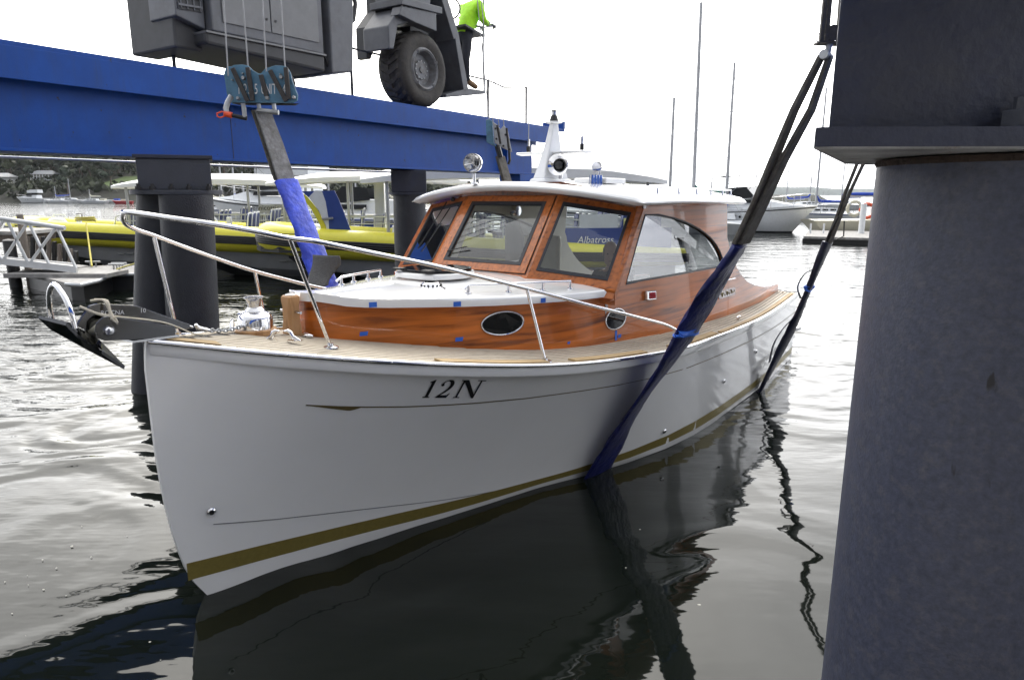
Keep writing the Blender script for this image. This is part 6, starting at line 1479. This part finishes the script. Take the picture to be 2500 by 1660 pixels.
# behind the cabin roof
cruiser('white flybridge cruiser with canvas bimini, just above the wooden cabin roof', (5.6, 40, 0), radians(190), 9.5, fly=False, canopy_m='cream')
cruiser('white cruiser with red striped flybridge above the tour boat canopies', (-17.5, 52, 0), radians(165), 12, fly=True, hullm='plastic_white', canopy_m='plastic_white')
# yachts packed in the marina behind the tour boats
gy = [(530, 528, 9, 395, 170), (556, 525, 8.5, 398, 190), (585, 522, 9, 400, 165), (608, 526, 8, 420, 175), (640, 520, 9, 402, 195), (700, 524, 9, 392, 170), (735, 522, 8, 400, 188), (772, 520, 9, 405, 172), (815, 524, 8.5, 430, 186), (880, 522, 9, 436, 170), (960, 524, 9, 440, 182)]
gl = ['yacht just right of the front piles', 'second yacht right of the front piles', 'yacht midway between front piles and grey canopy', 'yacht left of the grey notice board', 'yacht behind the notice board', 'yacht hidden behind the blue sleeve', 'yacht right of the blue sleeve', 'yacht left of the blue arch', 'yacht behind the blue and yellow arch', 'yacht right of the blue and yellow arch', 'yacht left of the navy capped pile']
for (u, v, L, tv, a), l in zip(gy, gl): place_yacht('far ' + l + ', under the beam', u, v, L, tv, a, group='yachts berthed behind the tour boats', detail=False, cover='sail_blue' if u % 2 else 'cream')
cruiser('dark blue hulled workboat with white house behind the arch', (-7.6, 33.5, 0), radians(178), 9, bimini=False, hullm='rib_blue')
wpil = thing('white_pile', 'tall white square pile behind the tour boat seats', 'pile', atz(927, 600, 0))
c = at(927, 455, 24.0); child(MB().box((c.x, c.y, 1.2), (.34, .34, 3.6)), 'shaft', M['plastic_white'], wpil, bevel=.02)
# boats off the left shore
cruiser('white motor cruiser with short mast moored off the wooded shore', (-146, 212, 0), radians(178), 9.5, fly=True, bimini=False)
cruiser('white motor cruiser partly cut off at the left edge', (-163, 208, 0), radians(185), 10, fly=True, bimini=False)
place_yacht('white yacht with blue cover below the lawn on the wooded shore', 142, 497, 9, 455, 170)
place_yacht('white yacht with tall mast, right of the blue covered yacht off the shore', 168, 496, 10, 437, 8)
place_yacht('low pale yacht right of the tall masted yacht off the shore', 226, 498, 9, 462, 176, cover='cream')
for i, (u, v) in enumerate(((205, 494), (250, 495), (268, 493), (282, 495), (300, 498), (310, 494))):
    p = atz(u, v, 0); r = thing('rowing_boat', ('small boat on the shore left of the low pale yacht', 'small boat on the shore right of the low pale yacht', 'third small boat from the low pale yacht', 'fourth small boat from the low pale yacht', 'reddish small boat nearest the black piles', 'small boat drawn up behind the reddish one')[i], 'boat', (p.x, p.y, 0), radians(160 + 8 * i), 'small boats along the far shore')
    h, _ = hull_loft(5.5, 1.9, .9, .7); lb(h, 'hull', 'plastic_white' if i != 4 else 'red_stripe', r, smooth=40)
    lb(MB().box((-.5, 0, 1.0), (1.6, 1.2, .5)), 'cover', ('sail_blue', 'cream', 'lift_dark')[i % 3], r, bevel=.1)

# ------------------------------------------------------------------ far shores, trees and houses
def hill_h(x, y):
    d = y - 236 - 6 * sin(x * .021) - 3 * sin(x * .06 + 1)
    if d < 0: return -1.0
    e = 1 / (1 + exp((x + 62) / 16.0)) * .9 + .03
    return (min(2.2, d * .5) + 46 * e * (1 - exp(-d / 150.0)) * (.9 + .18 * sin(x * .013 + 2) + .1 * sin(y * .03 + x * .02))) * (1 if d > 0 else 0)
def hills():
    xs = [-330 + 9 * i for i in range(50)]; ys = [228 + 8 * i for i in range(36)]
    rows = [[V(x, y, hill_h(x, y)) for x in xs] for y in ys]
    m = mat('hill_ground', (.020, .022, .010), .9, var=.4, scale=.05, col2=(.016, .015, .009), thr=(.45, .6))
    tag(MB().rows(rows).build('hill', m, None, smooth=80), None, None, None, 'structure')
    sh = mat('far_bush', (.035, .05, .04), .9, var=.3, scale=.004)
    rows = []
    for i in range(90):
        x = -1400 + 75 * i
        hgt = 26 + 10 * sin(i * .21) + 6 * sin(i * .57 + 1) + 2.5 * sin(i * 1.9) - max(0, 12 - i) * 1.5
        rows.append([V(x, 3000, -2), V(x, 3060, hgt * .45), V(x, 3220, hgt), V(x, 3700, hgt * .6)])
    tag(MB().rows(rows).build('far_hills', sh, None, smooth=80), None, None, None, 'structure')
hills()
LEAF = [mat('leaf_%s' % n, c, .7, var=.35, scale=.35) for n, c in (('dark', (.018, .032, .013)), ('olive', (.032, .042, .014)), ('light', (.058, .070, .022)), ('grey', (.030, .040, .022)))]
BARK = mat('bark', (.13, .10, .075), .9, var=.3, scale=2)
def crown_mesh(seed, m):
    r = random.Random(seed); g = MB(); cl = []
    for _ in range(10):
        a = r.uniform(0, 2 * pi); d = r.uniform(0, .72); z = r.uniform(-.45, .65); cl.append((V(d * cos(a) * (1 - .3 * max(0, z)), d * sin(a) * (1 - .3 * max(0, z)), z), r.uniform(.24, .46)))
    for c, rad in cl:
        for _ in range(46):
            n = V(r.gauss(0, 1), r.gauss(0, 1), r.gauss(0, 1)).normalized(); p = c + n * rad * r.uniform(.62, 1.06) * 1.0
            p.z = c.z + (p.z - c.z) * .75
            t = V(r.gauss(0, 1), r.gauss(0, 1), r.gauss(0, .6)).normalized(); b = n.cross(t); 
            if b.length < .1: continue
            b.normalize(); t = b.cross(n + V(0, 0, .4)).normalized(); s = r.uniform(.10, .19)
            g.add([p + t * s + b * s * .6, p - t * s * .8 + b * s, p - t * s - b * s * .7, p + t * s * .7 - b * s], [(0, 1, 2, 3)])
    me = g.mesh('crown', m); me.shade_smooth(); return me
def trunk_mesh(seed):
    r = random.Random(seed); g = MB().tube([V(0, 0, -.3), V(.02, .01, .4), V(.05, -.02, .9), V(.06, 0, 1.2)], [.06, .045, .03, .015], 7)
    for _ in range(5):
        a = r.uniform(0, 6.28); z = r.uniform(.45, .85); g.tube([V(.03, 0, z), V(.25 * cos(a), .25 * sin(a), z + .22), V(.45 * cos(a), .45 * sin(a), z + .34)], [.022, .014, .006], 5)
    return g.mesh('trunk', BARK, 60)
CR = [crown_mesh(40 + i, LEAF[i % 4]) for i in range(8)]; TR = [trunk_mesh(70 + i) for i in range(3)]
def tree(x, y, h, k, label, group):
    t = thing('tree', label, 'tree', (x, y, hill_h(x, y) - .2), ru(0, 6.28), group)
    tr_ = link('trunk', TR[k % 3], t); tr_.scale = (h * .62,) * 3
    c = link('crown', CR[k % 8], t); c.location = (0, 0, h * .66); c.scale = (h * .42 * ru(.85, 1.15), h * .42 * ru(.85, 1.15), h * .40)
random.seed(77)
def sighted(x, y):
    return 1250 + FPX * x / (y * cos(PITCH) + 0)
house_spots = []
def house(label, u, v, Y, w, d, h, roofc, wallc, rz, ver=False):
    c = at(u, v, Y); house_spots.append((c.x, c.y))  # keep trees off it
    z = hill_h(c.x, c.y); rt = thing('house', label, 'house', (c.x, c.y, z), rz, None)
    wm = mat('house_wall', wallc, .7); rm = mat('house_roof', roofc, .5, var=.1)
    lb(MB().box((0, 0, h / 2), (w, d, h + 1)), 'wall', wm, rt)
    lb(MB().rows([[V(-w / 2 - .6, -d / 2 - .6, h + .45), V(-w / 2 + d * .3, 0, h + .45 + d * .30), V(-w / 2 - .6, d / 2 + .6, h + .45)], [V(w / 2 + .6, -d / 2 - .6, h + .45), V(w / 2 - d * .3, 0, h + .45 + d * .30), V(w / 2 + .6, d / 2 + .6, h + .45)]]).add([V(-w / 2 - .6, -d / 2 - .6, h + .45), V(-w / 2 + d * .3, 0, h + .45 + d * .30), V(-w / 2 - .6, d / 2 + .6, h + .45)], [(0, 1, 2)]).add([V(w / 2 + .6, -d / 2 - .6, h + .45), V(w / 2 - d * .3, 0, h + .45 + d * .30), V(w / 2 + .6, d / 2 + .6, h + .45)], [(0, 1, 2)]), 'roof', rm, rt)
    n = max(2, int(w / 3))
    for i in range(n): 
        x = -w / 2 + w * (i + .5) / n; f = lb(MB().box((x, -d / 2 - .03, h * .55), (w / n * .5, .1, h * .45)), 'window', 'plastic_white', rt); lb(MB().box((x, -d / 2 - .09, h * .55), (w / n * .42, .04, h * .38)), 'pane', 'dark_glass', f)
    if ver:
        lb(MB().box((0, -d / 2 - 1.6, .3), (w, 3, .3)), 'veranda_deck', 'plastic_white', rt)
        for i in range(9): lb(MB().box((-w / 2 + w * i / 8, -d / 2 - 3.0, h * .5), (.14, .14, h + .4)), 'veranda_post', 'plastic_white', rt)
house('long low house with grey metal roof and white veranda on the wooded hill', 112, 443, 268, 8.6, 5, 2.0, (.26, .27, .29), (.22, .21, .19), radians(4), True)
house('white house high on the hill, top left under the beam', 124, 384, 330, 7, 5, 3, (.4, .4, .4), (.45, .45, .44), radians(10))
house('white gabled house with red trim to the right on the hilltop', 219, 388, 335, 4.5, 4.5, 3, (.3, .10, .07), (.45, .45, .44), radians(-15))
house('pale house half hidden by trees at the left edge of the shore', 12, 438, 262, 6, 5, 2.5, (.4, .4, .4), (.6, .6, .58), radians(0))
house('pale roofed house among trees above the notice board', 655, 406, 345, 12, 8, 4, (.45, .30, .24), (.55, .5, .45), radians(0))
lawn = MB(); Lr = []
for i in range(7):
    Lr.append([V(-148 + 5.4 * j + i * .3, 243 + 3.6 * i, hill_h(-148 + 5.4 * j + i * .3, 243 + 3.6 * i) + .25) for j in range(9)])
tag(lawn.rows(Lr).build('lawn', mat('lawn', (.075, .115, .028), .9, var=.2, scale=.3), None, smooth=80), None, None, None, 'structure')
nt_ = 0
side_words = ('spreading', 'bushy', 'leaning', 'round', 'ragged', 'slender', 'broad', 'dense')
for row in range(16):
    y = 241 + 10.5 * row
    x = -232.0 * (y / 250) ** .9 + ru(0, 6)
    while x < (-30 if row > 5 else -100 * y / 250):
        x += ru(4.6, 8.0) * (1 + row * .05)
        yy = y + ru(-4, 4)
        if hill_h(x, yy) < 1.2: continue
        if -150 < x < -112 and 240 < yy < 264 and row < 3 and rnd() < .95: continue
        if any(abs(x - hx_ * yy / hy_) < 5 and yy < hy_ + 4 and yy > hy_ - 30 for hx_, hy_ in house_spots): continue
        if rnd() < .06: continue
        h = ru(9, 15) * (1.0 if row > 1 else .72); k = int(rnd() * 24)
        tone = ('dark', 'olive', 'pale green', 'grey green')[k % 8 % 4]
        u_ = sighted(x, yy)
        zone = 'at the left edge' if u_ < 70 else 'around the veranda house' if u_ < 160 else 'right of the lawn' if u_ < 250 else 'left of the black piles' if u_ < 340 else 'behind the black piles' if u_ < 520 else 'beyond the berthed yachts'
        lev = 'along the shore' if row < 2 else 'on the lower hillside' if row < 6 else 'on the upper hillside'
        tree(x, yy, h, k, tone + ' gum tree ' + lev + ', ' + zone, 'trees on the wooded hill'); nt_ += 1
    if nt_ > 292: break
und = random.Random(9)
g = MB()
for _ in range(12000):
    x = und.uniform(-250, -20); y = 238 + 180 * und.random() ** 1.5; z = hill_h(x, y)
    if z < .8: continue
    if -150 < x < -104 and 243 < y < 266: continue
    p = V(x, y, z + und.uniform(0, 2.2)); a = und.uniform(0, 6.28); s = und.uniform(.6, 1.5); t = V(cos(a), sin(a), und.uniform(-.5, .5)); b = V(-sin(a) * .5, cos(a) * .5, .8)
    g.add([p + t * s, p + b * s, p - t * s, p - b * s * .6], [(0, 1, 2, 3)])
tag(g.build('undergrowth', LEAF[1], None), 'low scrub and undergrowth covering the wooded hill across the water', 'undergrowth', None, 'stuff')
# ------------------------------------------------------------------ haze over the water
hz_m = bpy.data.materials.new('haze'); hz_m.use_nodes = True
_n = hz_m.node_tree; _n.nodes.clear()
_o = _n.nodes.new('ShaderNodeOutputMaterial'); _v = _n.nodes.new('ShaderNodeVolumePrincipled')
_v.inputs['Color'].default_value = (.86, .92, 1.0, 1); _v.inputs['Density'].default_value = .00008; _v.inputs['Anisotropy'].default_value = .2
_n.links.new(_v.outputs[0], _o.inputs['Volume'])
hz_ = MB().box((0, 0, 48.5), (13900, 13900, 103)).build('haze', hz_m)
tag(hz_, 'thin pale haze over the bay', 'haze', None, 'stuff')
